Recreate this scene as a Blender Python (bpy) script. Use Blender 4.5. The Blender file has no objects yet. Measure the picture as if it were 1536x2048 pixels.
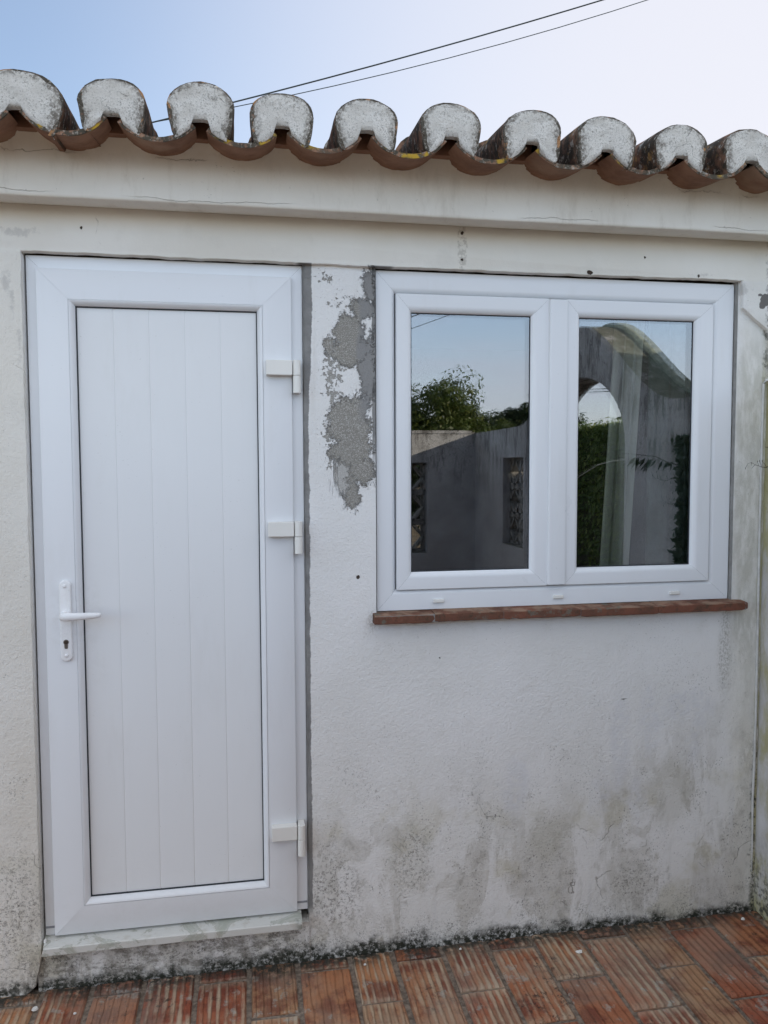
import bpy, bmesh, math, random
from mathutils import Vector, noise as mn
R = math.radians
sc = bpy.context.scene
rnd = random.Random(7)
# world frame: origin at camera height, x along the facade, y away from the camera, facade frames at y = 0
G = -1.556                                   # ground level
# ------------------------------------------------------------------ camera
cam_d = bpy.data.cameras.new("camera"); cam = bpy.data.objects.new("camera", cam_d)
sc.collection.objects.link(cam); sc.camera = cam
yaw, pitch, roll = R(10.03821626), R(-3.35890776), R(-0.21264049)
fwd = Vector((math.sin(yaw)*math.cos(pitch), math.cos(yaw)*math.cos(pitch), math.sin(pitch)))
rt = Vector((math.cos(yaw), -math.sin(yaw), 0)); up = rt.cross(fwd)
r2 = rt*math.cos(roll) + up*math.sin(roll); u2 = up*math.cos(roll) - rt*math.sin(roll)
from mathutils import Matrix
cam.matrix_world = Matrix(((r2.x, u2.x, -fwd.x, 0), (r2.y, u2.y, -fwd.y, -2.4), (r2.z, u2.z, -fwd.z, 0), (0, 0, 0, 1)))
cam_d.sensor_fit = 'VERTICAL'; cam_d.sensor_height = 24; cam_d.lens = 24*1560/2048
cam_d.clip_start = .02; cam_d.clip_end = 3000
sc.render.resolution_x = 768; sc.render.resolution_y = 1024
sc.view_settings.view_transform = 'Standard'; sc.view_settings.look = 'None'
sc.view_settings.exposure = 1.12; sc.view_settings.gamma = 1

# ------------------------------------------------------------------ tiny shader language
class S:
    def __init__(s, nt, sock): s.nt, s.k = nt, sock
    def _m(s, op, *a, clamp=False):
        n = s.nt.nodes.new('ShaderNodeMath'); n.operation = op; n.use_clamp = clamp
        for i, v in enumerate((s,)+a):
            if isinstance(v, S): s.nt.links.new(v.k, n.inputs[i])
            else: n.inputs[i].default_value = v
        return S(s.nt, n.outputs[0])
    def __add__(s, o): return s._m('ADD', o)
    def __radd__(s, o): return s._m('ADD', o)
    def __sub__(s, o): return s._m('SUBTRACT', o)
    def __rsub__(s, o): return (s*-1.0)+o
    def __mul__(s, o): return s._m('MULTIPLY', o)
    def __rmul__(s, o): return s._m('MULTIPLY', o)
    def __truediv__(s, o): return s._m('DIVIDE', o)
    def max(s, o): return s._m('MAXIMUM', o)
    def min(s, o): return s._m('MINIMUM', o)
    def abs(s): return s._m('ABSOLUTE')
    def pow(s, o): return s._m('POWER', o)
    def sqrt(s): return s._m('SQRT')
    def fract(s): return s._m('FRACT')
    def clamp(s): return s._m('ADD', 0.0, clamp=True)
    def ss(s, a, b):                              # smooth step from a to b (a may exceed b)
        n = s.nt.nodes.new('ShaderNodeMapRange'); n.interpolation_type = 'SMOOTHSTEP'; n.clamp = True
        inv = a > b
        s.nt.links.new(s.k, n.inputs['Value'])
        n.inputs['From Min'].default_value = min(a, b); n.inputs['From Max'].default_value = max(a, b)
        n.inputs['To Min'].default_value = 1. if inv else 0.; n.inputs['To Max'].default_value = 0. if inv else 1.
        return S(s.nt, n.outputs[0])
class Sh:
    def __init__(s, name, rough=.6, spec=.3):
        s.m = bpy.data.materials.new(name); s.m.use_nodes = True; s.nt = s.m.node_tree
        s.b = s.nt.nodes['Principled BSDF']; s.b.inputs['Roughness'].default_value = rough
        s.b.inputs['Specular IOR Level'].default_value = spec
        g = s.nt.nodes.new('ShaderNodeNewGeometry'); s.P = g.outputs['Position']; s.Nn = g.outputs['Normal']
        x = s.nt.nodes.new('ShaderNodeSeparateXYZ'); s.nt.links.new(s.P, x.inputs[0])
        s.x, s.y, s.z = (S(s.nt, o) for o in x.outputs)
        x = s.nt.nodes.new('ShaderNodeSeparateXYZ'); s.nt.links.new(s.Nn, x.inputs[0])
        s.nx, s.ny, s.nz = (S(s.nt, o) for o in x.outputs)
    def vec(s, x, y, z):
        n = s.nt.nodes.new('ShaderNodeCombineXYZ')
        for i, v in enumerate((x, y, z)):
            if isinstance(v, S): s.nt.links.new(v.k, n.inputs[i])
            else: n.inputs[i].default_value = v
        return n.outputs[0]
    def noise(s, sc_, det=3, ro=.55, dist=0, v=None, off=0, sx=1, sy=1, sz=1):
        n = s.nt.nodes.new('ShaderNodeTexNoise'); n.inputs['Scale'].default_value = sc_
        n.inputs['Detail'].default_value = det; n.inputs['Roughness'].default_value = ro; n.inputs['Distortion'].default_value = dist
        v = v or s.P
        if off or sx != 1 or sy != 1 or sz != 1:
            mp = s.nt.nodes.new('ShaderNodeMapping'); mp.inputs['Location'].default_value = (off, off*.7, off*1.3)
            mp.inputs['Scale'].default_value = (sx, sy, sz); s.nt.links.new(v, mp.inputs[0]); v = mp.outputs[0]
        s.nt.links.new(v, n.inputs['Vector'])
        return S(s.nt, n.outputs[0])
    def vor(s, sc_, feat='F1', v=None, rand=1, off=0):
        n = s.nt.nodes.new('ShaderNodeTexVoronoi'); n.feature = feat; n.inputs['Scale'].default_value = sc_
        n.inputs['Randomness'].default_value = rand
        mp = s.nt.nodes.new('ShaderNodeMapping'); mp.inputs['Location'].default_value = (off, off, off)
        s.nt.links.new(v or s.P, mp.inputs[0]); s.nt.links.new(mp.outputs[0], n.inputs['Vector'])
        return S(s.nt, n.outputs['Distance'])
    def warp(s, amt, sc_=6, det=4):
        n = s.nt.nodes.new('ShaderNodeTexNoise'); n.inputs['Scale'].default_value = sc_; n.inputs['Detail'].default_value = det
        s.nt.links.new(s.P, n.inputs['Vector'])
        a = s.nt.nodes.new('ShaderNodeVectorMath'); a.operation = 'MULTIPLY_ADD'
        s.nt.links.new(n.outputs['Color'], a.inputs[0]); a.inputs[1].default_value = (amt,)*3; s.nt.links.new(s.P, a.inputs[2])
        return a.outputs[0]
    def mix(s, f, a, b):
        n = s.nt.nodes.new('ShaderNodeMix'); n.data_type = 'RGBA'
        for k, v in ((0, f), (6, a), (7, b)):
            if isinstance(v, S): s.nt.links.new(v.k, n.inputs[k])
            elif isinstance(v, (int, float)): n.inputs[k].default_value = v
            elif isinstance(v, tuple): n.inputs[k].default_value = (*v, 1)
            else: s.nt.links.new(v, n.inputs[k])
        return n.outputs[2]
    def scale(s, col, f):                         # colour times a scalar
        n = s.nt.nodes.new('ShaderNodeVectorMath'); n.operation = 'SCALE'
        if isinstance(col, tuple): n.inputs[0].default_value = col
        else: s.nt.links.new(col, n.inputs[0])
        s.nt.links.new(f.k, n.inputs['Scale']); return n.outputs[0]
    def attr(s, name):
        n = s.nt.nodes.new('ShaderNodeAttribute'); n.attribute_name = name
        x = s.nt.nodes.new('ShaderNodeSeparateXYZ'); s.nt.links.new(n.outputs['Vector'], x.inputs[0])
        return [S(s.nt, o) for o in x.outputs]
    def color(s, c):
        if isinstance(c, tuple): s.b.inputs['Base Color'].default_value = (*c, 1)
        else: s.nt.links.new(c, s.b.inputs['Base Color'])
    def rough(s, r): s.nt.links.new(r.k, s.b.inputs['Roughness'])
    def bump(s, h, dist=.002, st=1.):
        n = s.nt.nodes.new('ShaderNodeBump'); n.inputs['Distance'].default_value = dist; n.inputs['Strength'].default_value = st
        s.nt.links.new(h.k, n.inputs['Height']); s.nt.links.new(n.outputs[0], s.b.inputs['Normal'])
    def blobs(s, pts, u=None, w=None):            # signed shape: >0 inside any ellipse (cx, cz, rx, rz)
        u = u or s.x; w = w or s.z; out = None
        for cx, cz, rx, rz in pts:
            a = (u-cx)/rx; b = (w-cz)/rz
            d = (1.0-(a*a+b*b).sqrt())*min(rx, rz)
            out = d if out is None else out.max(d)
        return out

# ------------------------------------------------------------------ sky and sun
SUN_AZ, SUN_EL = 60, 16.5                         # azimuth from +y towards +x
w = bpy.data.worlds.new("World"); sc.world = w; w.use_nodes = True
nt = w.node_tree; bg = nt.nodes['Background']
sky = nt.nodes.new('ShaderNodeTexSky'); sky.sky_type = 'NISHITA'; sky.sun_disc = False
sky.sun_elevation = R(SUN_EL); sky.sun_rotation = R(SUN_AZ); sky.air_density = 1.0; sky.dust_density = 0.6; sky.ozone_density = 1.5
tc = nt.nodes.new('ShaderNodeTexCoord'); sx = nt.nodes.new('ShaderNodeSeparateXYZ'); nt.links.new(tc.outputs['Generated'], sx.inputs[0])
X, Y, Z = (S(nt, o) for o in sx.outputs)
gain = (Y*-1.0).ss(-.45, .35)*1.10 + .97         # added gain: brighter sky behind the viewer to light the shaded facade
mp = nt.nodes.new('ShaderNodeMapping'); mp.inputs['Scale'].default_value = (1.2, 1.2, 6); mp.inputs['Rotation'].default_value = (.12, .1, 0)
nt.links.new(tc.outputs['Generated'], mp.inputs[0])
cn = nt.nodes.new('ShaderNodeTexNoise'); cn.inputs['Scale'].default_value = 1.6; cn.inputs['Detail'].default_value = 5; cn.inputs['Roughness'].default_value = .55
nt.links.new(mp.outputs[0], cn.inputs['Vector'])
cl = S(nt, cn.outputs[0]).ss(.44, .72)*(Y*-1.0).ss(-.7, .3)*.45
mixc = nt.nodes.new('ShaderNodeMix'); mixc.data_type = 'RGBA'; nt.links.new(cl.k, mixc.inputs[0])
nt.links.new(sky.outputs[0], mixc.inputs[6]); mixc.inputs[7].default_value = (3.4, 3.2, 3.5, 1)
def wmix(fac, a, col):
    n = nt.nodes.new('ShaderNodeMix'); n.data_type = 'RGBA'; nt.links.new(fac.k, n.inputs[0]); nt.links.new(a, n.inputs[6]); n.inputs[7].default_value = (*col, 1); return n.outputs[2]
hz = Z.abs().ss(.30, .0)                         # milky lavender air near the horizon
skyc = wmix(hz*.50+.18, mixc.outputs[2], (2.75, 2.75, 3.35))
hi = Z.ss(.30, .55)*(Y*-1.0).ss(-.3, .3)*.6      # added whitening high behind the viewer, takes blue out of the facade light
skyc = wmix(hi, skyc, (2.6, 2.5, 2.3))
sdot = X*(math.sin(R(SUN_AZ))*math.cos(R(SUN_EL))) + Y*(math.cos(R(SUN_AZ))*math.cos(R(SUN_EL))) + Z*math.sin(R(SUN_EL))
skyc = wmix(sdot.ss(.32, .92)*.94, skyc, (3.42, 3.43, 3.72))
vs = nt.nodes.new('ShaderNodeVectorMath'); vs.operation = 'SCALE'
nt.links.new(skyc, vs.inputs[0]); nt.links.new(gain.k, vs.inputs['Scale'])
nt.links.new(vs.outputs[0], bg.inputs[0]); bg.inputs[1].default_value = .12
sl = bpy.data.lights.new("sun", 'SUN'); sl.energy = 4.2; sl.angle = R(.5); sl.color = (1, .89, .74)
so = bpy.data.objects.new("sun", sl); sc.collection.objects.link(so)
sd = Vector((math.sin(R(SUN_AZ))*math.cos(R(SUN_EL)), math.cos(R(SUN_AZ))*math.cos(R(SUN_EL)), math.sin(R(SUN_EL))))
so.rotation_euler = sd.to_track_quat('Z', 'Y').to_euler()

# ------------------------------------------------------------------ mesh helpers
class MB:
    def __init__(s): s.v, s.f, s.at = [], [], []
    def quadstrip(s, a, b, close=False):
        n = len(a); i = len(s.v); s.v += a+b
        for k in range(n if close else n-1):
            j = (k+1) % n; s.f.append((i+k, i+j, i+n+j, i+n+k))
    def poly(s, pts): i = len(s.v); s.v += pts; s.f.append(tuple(range(i, i+len(pts))))
    def box(s, x0, x1, y0, y1, z0, z1):
        i = len(s.v); s.v += [(x, y, z) for x in (x0, x1) for y in (y0, y1) for z in (z0, z1)]
        s.f += [(i, i+1, i+3, i+2), (i+4, i+6, i+7, i+5), (i, i+4, i+5, i+1), (i+2, i+3, i+7, i+6), (i, i+2, i+6, i+4), (i+1, i+5, i+7, i+3)]
    def tube(s, pts, r, n=8, caps=True):
        rings = []
        for k, p in enumerate(pts):
            p = Vector(p); a = Vector(pts[max(k-1, 0)]); b = Vector(pts[min(k+1, len(pts)-1)]); t = (b-a).normalized()
            q = t.cross(Vector((0, 0, 1)) if abs(t.z) < .9 else Vector((1, 0, 0))).normalized(); w_ = t.cross(q)
            rr = r[k] if isinstance(r, (list, tuple)) else r
            rings.append([tuple(p+(q*math.cos(2*math.pi*j/n)+w_*math.sin(2*math.pi*j/n))*rr) for j in range(n)])
        for a, b in zip(rings, rings[1:]): s.quadstrip(a, b, True)
        if caps: s.poly(rings[0]); s.poly(rings[-1][::-1])
    def build(s, name, mat, parent=None, smooth=None, bevel=0, segs=2):
        me = bpy.data.meshes.new(name); me.from_pydata([tuple(v) for v in s.v], [], s.f)
        bm = bmesh.new(); bm.from_mesh(me); bmesh.ops.remove_doubles(bm, verts=bm.verts, dist=1e-5)
        bmesh.ops.recalc_face_normals(bm, faces=bm.faces)
        if bevel:
            es = [e for e in bm.edges if len(e.link_faces) == 2 and e.calc_face_angle(0) > .5]
            bmesh.ops.bevel(bm, geom=es, offset=bevel, segments=segs, affect='EDGES', profile=.5)
        bm.to_mesh(me); bm.free(); return link(name, me, mat, parent, smooth)
def link(name, me, mat, parent=None, smooth=None):
    o = bpy.data.objects.new(name, me); sc.collection.objects.link(o); me.materials.append(mat)
    if parent: o.parent = parent
    if smooth is not None:
        for p in me.polygons: p.use_smooth = True
        me.set_sharp_from_angle(angle=R(smooth))
    return o
def empty(name, loc=(0, 0, 0)):
    o = bpy.data.objects.new(name, None); sc.collection.objects.link(o); o.location = loc; o.empty_display_size = .1; return o
def tag(o, label=None, cat=None, group=None, kind=None):
    for k, v in (('label', label), ('category', cat), ('group', group), ('kind', kind)):
        if v: o[k] = v
    return o
def nz(x, y=0, z=0, s=1.): return mn.noise(Vector((x*s, y*s, z*s)))
def fbm(x, y=0, z=0, s=1., o=3):
    a, t = 1., 0.
    for _ in range(o): t += a*nz(x, y, z, s); a *= .5; s *= 2.1
    return t
def frame_sweep(mb, x0, x1, z0, z1, prof, gap=.00022, sides='LRTB', k=(1, 1, 1, 1)):
    """picture frame: prof = (inset from the outer edge, y); mitred, with a hair gap at each mitre; k widens L, R, T, B"""
    kl, kr, kt, kb = k
    for sd_ in sides:
        A, B = [], []
        for (i, y) in prof:
            xl, xr, zt, zb = x0+i*kl, x1-i*kr, z1-i*kt, z0+i*kb
            if sd_ == 'L': A.append((xl, y, zb+gap)); B.append((xl, y, zt-gap))
            if sd_ == 'R': A.append((xr, y, zt-gap)); B.append((xr, y, zb+gap))
            if sd_ == 'T': A.append((xl+gap, y, zt)); B.append((xr-gap, y, zt))
            if sd_ == 'B': A.append((xr-gap, y, zb)); B.append((xl+gap, y, zb))
        mb.quadstrip(A, B)
def arc(cx, cy, r, a0, a1, n):
    return [(cx+r*math.cos(R(a0+(a1-a0)*k/n)), cy+r*math.sin(R(a0+(a1-a0)*k/n))) for k in range(n+1)]

# ------------------------------------------------------------------ materials
def cx2w(px, py, rx, ry):                        # reading of the peeled patch outline
    return (.0165+px*.0004436, .652-py*.0004395, rx*.0004436, ry*.0004395)
def wall_material(name, face=True):
    s = Sh(name, .85, .2)
    big = s.noise(2.2, 4, .55); mid = s.noise(9, 5, .6); fine = s.noise(70, 4, .6, v=s.P); vf = s.noise(260, 3, .6)
    col = s.mix(big.ss(.35, .65), (.735, .725, .70), (.79, .78, .765))
    col = s.mix(s.z.ss(.604, .607).max(s.x.ss(-.612, -.615)).max(s.x.ss(1.6, 1.66)*.6)*.9, col, s.mix(big.ss(.35, .65), (.735, .70, .625), (.80, .775, .715)))
    col = s.mix(mid.ss(.55, .8)*.35, col, (.60, .575, .52))
    h = s.noise(75, 6, .66)*1.25 + s.noise(210, 3, .6)*.8 + big*.8
    smooth_zone = s.z.ss(.60, .62)                # the lintel band is trowelled smoother
    h = h*(1.0-smooth_zone*.72)
    # fine vertical rain streaks
    st = s.noise(7, 5, .65, sx=5, sz=.35, off=3)
    streak = st.ss(.52, .78)*s.z.ss(-.2, .35)*s.z.ss(.63, .5)
    col = s.mix(streak*.18, col, (.42, .38, .31))
    # damp grey zone towards the foot, blotchy
    wx = s.noise(3.1, 5, .6, off=9); foot = s.z + (wx-.5)*.8 - s.x.ss(.9, 1.7)*.16 + s.x.ss(.75, .2)*s.x.ss(-.3, .2)*.0 + .10
    damp = foot.ss(-.75, -1.25)
    mott = s.noise(24, 6, .68, off=5)
    mott2 = s.noise(5, 7, .68, off=55, sx=1.5, sz=.62, dist=.6)
    col = s.mix(damp*mott2.ss(.44, .60)*.42, col, (.42, .395, .335))
    tide = (mott2-.52).abs().ss(.022, .0)*damp*s.noise(9, 3, .6, off=57).ss(.45, .6)
    col = s.mix(tide*.35, col, (.30, .27, .21))
    col = s.mix(damp*mott.ss(.47, .72)*mott2.ss(.42, .62)*.55, col, (.28, .26, .225))
    runs = s.noise(16, 5, .7, off=58, sx=1.6, sz=.16).ss(.56, .68)*damp
    col = s.mix(runs*.5, col, (.68, .675, .67))
    yel = s.noise(4.3, 4, .6, off=21).ss(.54, .66)*damp
    col = s.mix(yel*.38, col, (.46, .42, .27))
    spk = s.noise(150, 4, .75, off=2).ss(.56, .64)*s.noise(9, 5, .75, off=12).ss(.46, .60)*(foot.ss(-.45, -1.1))
    col = s.mix(spk*.85, col, (.12, .11, .10))
    pz = s.x+(s.noise(9, 5, .7, off=60)-.5)*.16; qz = s.z+(s.noise(7, 5, .7, off=61)-.5)*.22
    ol = s.blobs([(.50, -1.25, .10, .13), (.99, -1.22, .10, .10), (1.42, -1.10, .10, .13)], pz, qz).ss(-.02, .05)
    col = s.mix(ol*.24, col, (.36, .335, .235))
    bl = s.blobs([(.26, -1.34, .10, .17), (.52, -1.28, .07, .12), (1.30, -1.42, .12, .07), (-.68, -1.30, .08, .20)], pz, qz).ss(-.03, .06)
    col = s.mix(bl*s.noise(120, 5, .8, off=62).ss(.50, .60)*.7, col, (.13, .12, .10))
    spk2 = s.noise(150, 2, .7, off=31).ss(.655, .72)*s.noise(5, 3, .7, off=14).ss(.42, .6)
    col = s.mix(spk2*.55*(s.z.ss(.62, .5)), col, (.22, .2, .17))
    # whiter recoated smears at lower right
    sm = s.blobs([(1.22, -.93, .05, .2), (1.33, -.85, .05, .13), (1.47, -.82, .12, .06), (1.50, -.93, .035, .13), (1.16, -1.09, .04, .1), (.86, -1.05, .06, .12), (1.28, -1.1, .03, .1)], s.x+(s.noise(8, 4, .6, off=4)-.5)*.09, s.z+(s.noise(7, 4, .6, off=6)-.5)*.12)
    col = s.mix(sm.ss(-.01, .03)*.55*s.noise(40, 4, .7, off=8).ss(.3, .6), col, (.66, .66, .68))
    # right-hand strip: grey mould film and yellow-green algae by the corner
    strip = (s.x+(s.noise(6, 4, .6, off=15)-.5)*.12).ss(1.57, 1.66)*s.z.ss(.52, .30)*s.z.ss(-.95, -.5)
    col = s.mix(strip*s.noise(18, 6, .7, sx=2.2, sz=.7, off=16).ss(.3, .62)*.5, col, (.36, .345, .27))
    alg = (s.x+(s.noise(9, 4, .6, off=17)-.5)*.03).ss(1.712, 1.732)*s.z.ss(.52, .3)
    col = s.mix(alg*s.noise(12, 5, .7, sz=.4, off=18).ss(.38, .6)*.7, col, (.34, .31, .10))
    cor = (1.0-((s.x-1.728).abs()+(s.noise(26, 5, .7, off=19)-.5)*.05)*55.).clamp()
    col = s.mix(cor*s.noise(45, 4, .7, off=20).ss(.47, .58)*(s.z.ss(-.75, -1.15).max(s.z.ss(.2, .36)*.8)), col, (.06, .065, .045))
    drip = s.blobs([(1.603, -.56, .014, .10), (1.60, -.66, .022, .10), (.385, -.485, .014, .028)], s.x+(s.noise(30, 4, .7)-.5)*.02)
    col = s.mix(drip.ss(-.014, .012)*s.noise(170, 4, .8, sz=.6).ss(.42, .62)*.55, col, (.20, .18, .13))
    # dark run-off under the marble step, and mould over the plinth below the door
    und = s.x.ss(.22, .12)*s.x.ss(-.66, -.6)*s.z.ss(-1.40, -1.44)
    col = s.mix(und*s.noise(30, 6, .7, off=23, sz=1.6).ss(.42, .62)*.75, col, (.17, .155, .13))
    # black algae line along the ground
    gl = (s.z+(s.noise(8, 5, .7, off=24)-.5)*.16).ss(G+.046, G+.004)
    col = s.mix(gl*s.noise(60, 4, .75, off=25).ss(.32, .54), col, (.035, .037, .028))
    gl2 = (s.z+(s.noise(5, 5, .7, off=27)-.5)*.30).ss(G+.16, G+.02)
    col = s.mix(gl2*s.noise(170, 5, .85, off=26).ss(.50, .60)*s.noise(14, 4, .75, off=29).ss(.42, .58)*.9, col, (.06, .06, .05))
    # hairline cracks, few and broken up
    wv = s.warp(.05, 5, 5)
    cr = s.vor(5.5, 'DISTANCE_TO_EDGE', v=s.warp(.22, 7, 6)).ss(.010, .002)*s.noise(7, 3, .6, off=33).ss(.55, .66)*s.z.ss(-1.0, -1.2)
    cr2 = s.vor(2.0, 'DISTANCE_TO_EDGE', v=s.warp(.16, 5, 6), off=5).ss(.0035, .0005)*s.noise(6, 3, .6, off=35).ss(.62, .7)
    crk = cr.max(cr2*.5); col = s.mix(crk*.6, col, (.14, .125, .105)); h = h-crk*1.0
    if face:
        # the paint and render that came away between door and window
        P1 = [cx2w(*t) for t in ((815, 230, 34, 130), (770, 385, 75, 80), (680, 555, 115, 115), (690, 690, 160, 95), (545, 660, 50, 75), (800, 800, 62, 230), (660, 1180, 130, 170), (735, 1240, 85, 260), (690, 1370, 150, 110), (765, 1510, 85, 110), (690, 1640, 50, 130))]
        nn = (s.noise(22, 6, .7, off=40)-.5)*.07 + (s.noise(90, 4, .75, off=41)-.5)*.05 + (s.noise(330, 3, .8, off=42)-.5)*.040
        d1 = s.blobs(P1) + nn
        isl = s.blobs([cx2w(620, 885, 60, 85), cx2w(560, 850, 60, 90)])+nn*.8
        peel = d1.ss(-.0035, .0035)*isl.ss(.005, -.003)
        crumb = (s.blobs([cx2w(560, 860, 110, 260), cx2w(640, 350, 130, 70), cx2w(530, 1230, 60, 130), (520, 640, 50, 130), cx2w(560, 1480, 70, 70), cx2w(500, 190, 120, 60)]) + (s.noise(75, 4, .65, off=43)-.5)*.20).ss(.030, .034)
        brush = s.blobs([cx2w(640, 1560, 95, 150)])+(s.noise(60, 5, .75, off=44, sx=2.5, sz=.16)-.5)*.10
        peel = peel.max(crumb*.9).max(brush.ss(.0, .014)*.7)
        peel = peel*s.z.ss(.6085, .6055)
        stuff = s.mix(s.noise(330, 3, .8, off=45).ss(.50, .60), (.235, .22, .195), (.46, .445, .41))
        sleek = ((s.x+(s.noise(14, 4, .6, off=46)-.5)*.05).ss(.335, .352)*s.z.ss(.10, .2)).clamp()
        stuff = s.mix(sleek*.95, stuff, (.25, .245, .24))
        col = s.mix(peel, col, stuff); h = h*(1.0-peel*.3)-peel*4.0
        # cement smeared along the door frame edge and beside the window head
        jm = (s.x+(s.noise(16, 5, .7, off=47)-.5)*.022).ss(.210, .207)*s.x.ss(.15, .17)*s.z.ss(-1.42, -1.38)
        jw = s.z.ss(.1, .45)*.012
        jm = (s.x-jw+(s.noise(16, 5, .7, off=47)-.5)*.018).ss(.192, .189)*s.x.ss(.15, .17)*s.z.ss(-1.42, -1.38)
        jm = jm.max((s.x+(s.noise(20, 4, .7, off=48)-.5)*.01).ss(.386, .388)*s.x.ss(.46, .44)*s.z.ss(-.05, .1))
        jm = jm*s.z.ss(.6085, .606)
        col = s.mix(jm, col, s.mix(s.noise(20, 4, .6).ss(.3, .7), (.20, .195, .19), (.27, .265, .255)))
        # ghost of a removed bracket with two rusty screw holes, chips in the lintel edge
        gh = (s.blobs([(.668, .675, .017, .075)])+(s.noise(60, 4, .7, off=49)-.5)*.012)
        col = s.mix(gh.ss(-.001, .003)*s.noise(80, 4, .7).ss(.45, .6)*.5, col, (.36, .33, .28))
        hole = s.blobs([(.667, .716, .006, .006), (.667, .636, .005, .005), (1.088, .613, .012, .007), (1.466, .617, .005, .006), (.34, -.345, .006, .007), (1.276, .668, .004, .004), (-.45, .678, .004, .005), (1.236, -.78, .014, .002), (.602, -.612, .003, .003)], s.x+(s.noise(120, 3, .7)-.5)*.008, s.z+(s.noise(120, 3, .7, off=3)-.5)*.008)
        col = s.mix(hole.ss(0, .0015), col, (.06, .045, .035)); h = h-hole.ss(0, .002)*2.
        ch = s.blobs([(1.712, .548, .022, .020), (1.70, .53, .012, .014), (1.692, .563, .010, .006)])+(s.noise(60, 4, .7)-.5)*.012
        col = s.mix(ch.ss(0, .0012), col, (.17, .16, .15))
        # grey worn places: by the door head at left and above the window corner
        wn = s.blobs([(-.638, .46, .012, .09), (-.655, .52, .02, .05), (-.625, .36, .012, .1), (-.61, .66, .07, .018), (1.62, .58, .05, .025), (1.50, .62, .10, .01)])+(s.noise(45, 5, .75, off=50)-.5)*.05
        col = s.mix(wn.ss(.004, .016)*.5, col, (.44, .425, .40))
    s.color(col); s.bump(h, .0022, 1.)
    return s.m
M = {}
M['wall'] = wall_material('painted_render')
M['cornice'] = None
def mk_cornice():
    s = Sh('cornice_render', .85, .2)
    big = s.noise(2.4, 4, .55); col = s.mix(big.ss(.35, .65), (.74, .70, .62), (.80, .77, .70))
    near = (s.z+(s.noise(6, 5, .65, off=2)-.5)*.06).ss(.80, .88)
    col = s.mix(near*.6, col, (.50, .40, .28))  # browner towards the tiles: partly shade and bounced light painted into the colour
    col = s.mix(s.noise(10, 5, .7, off=6, sx=2, sz=.5).ss(.5, .75)*.35, col, (.5, .45, .37))
    wz = s.z+(s.noise(5, 5, .65, off=7)-.5)*.05
    cr = (wz-.738).abs().ss(.0009, .0002)*s.noise(2.2, 2, .5, off=17).ss(.50, .56)
    cr = cr.max((wz-.842+(s.noise(9, 5, .7, off=3)-.5)*.06).abs().ss(.0012, .0003)*s.noise(3.1, 3, .6, off=19).ss(.52, .6))
    col = s.mix(cr*.45, col, (.25, .2, .15))
    sp = s.noise(110, 3, .7, off=8).ss(.66, .72)*s.noise(6, 3, .7, off=9).ss(.5, .6)
    col = s.mix(sp*.6, col, (.2, .18, .15))
    s.color(col); s.bump(s.noise(50, 5, .6)*.35+big+s.noise(9, 4, .6)*.8-cr*.7, .003); return s.m
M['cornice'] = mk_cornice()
def mk_terracotta(name, moss_front=True, inner=False):
    s = Sh(name, .85, .15)
    v = s.noise(14, 5, .65)
    col = s.mix(v.ss(.3, .7), (.20, .105, .066), (.30, .165, .105))
    col = s.mix(s.noise(5, 4, .6, off=3).ss(.5, .7)*.5, col, (.32, .22, .15))
    if not inner:
        top = s.nz.ss(-.72, -.35)                                  # upper, weathered side of the tile
        lich = s.noise(70, 5, .75, off=5); blk = s.noise(17, 5, .7, off=6)
        col = s.mix(top*blk.ss(.34, .56)*.95, col, (.040, .036, .027))
        col = s.mix(top*s.noise(38, 5, .75, off=7).ss(.56, .64)*.8, col, (.44, .42, .37))
        col = s.mix(top*s.noise(12, 4, .7, off=8).ss(.58, .68)*.8, col, (.40, .24, .09))
        rim = s.y.ss(-.293, -.297)                                 # crusty cut end
        col = s.mix(rim*lich.ss(.36, .5), col, (.085, .075, .06))
        col = s.mix(rim*s.noise(120, 5, .75, off=9).ss(.52, .62)*.8, col, (.36, .34, .30))
        col = s.mix(rim*s.noise(13, 4, .7, off=10).ss(.56, .62)*.8, col, (.42, .22, .10))
        h = lich*1.2+s.noise(160, 4, .7)*.8
    else:
        fr = s.y.ss(-.270, -.292)*s.nz.ss(-.75, .3).max(s.y.ss(-.290, -.296))
        col = s.mix(fr*s.noise(45, 5, .7, off=5).ss(.40, .52), col, (.07, .06, .045))
        col = s.mix(fr*s.noise(110, 5, .75, off=15).ss(.54, .64)*.7, col, (.38, .36, .32))
        col = s.mix(fr*s.noise(9, 3, .7, off=11).ss(.54, .60)*s.noise(60, 4, .7, off=12).ss(.35, .5), col, (.42, .27, .035))
        h = s.noise(60, 5, .7)*.6+s.noise(18, 4, .6)*.7
    s.color(col); s.bump(h, .003); return s.m
M['tile'] = mk_terracotta('weathered_tile'); M['channel'] = mk_terracotta('channel_tile', inner=True)
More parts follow.
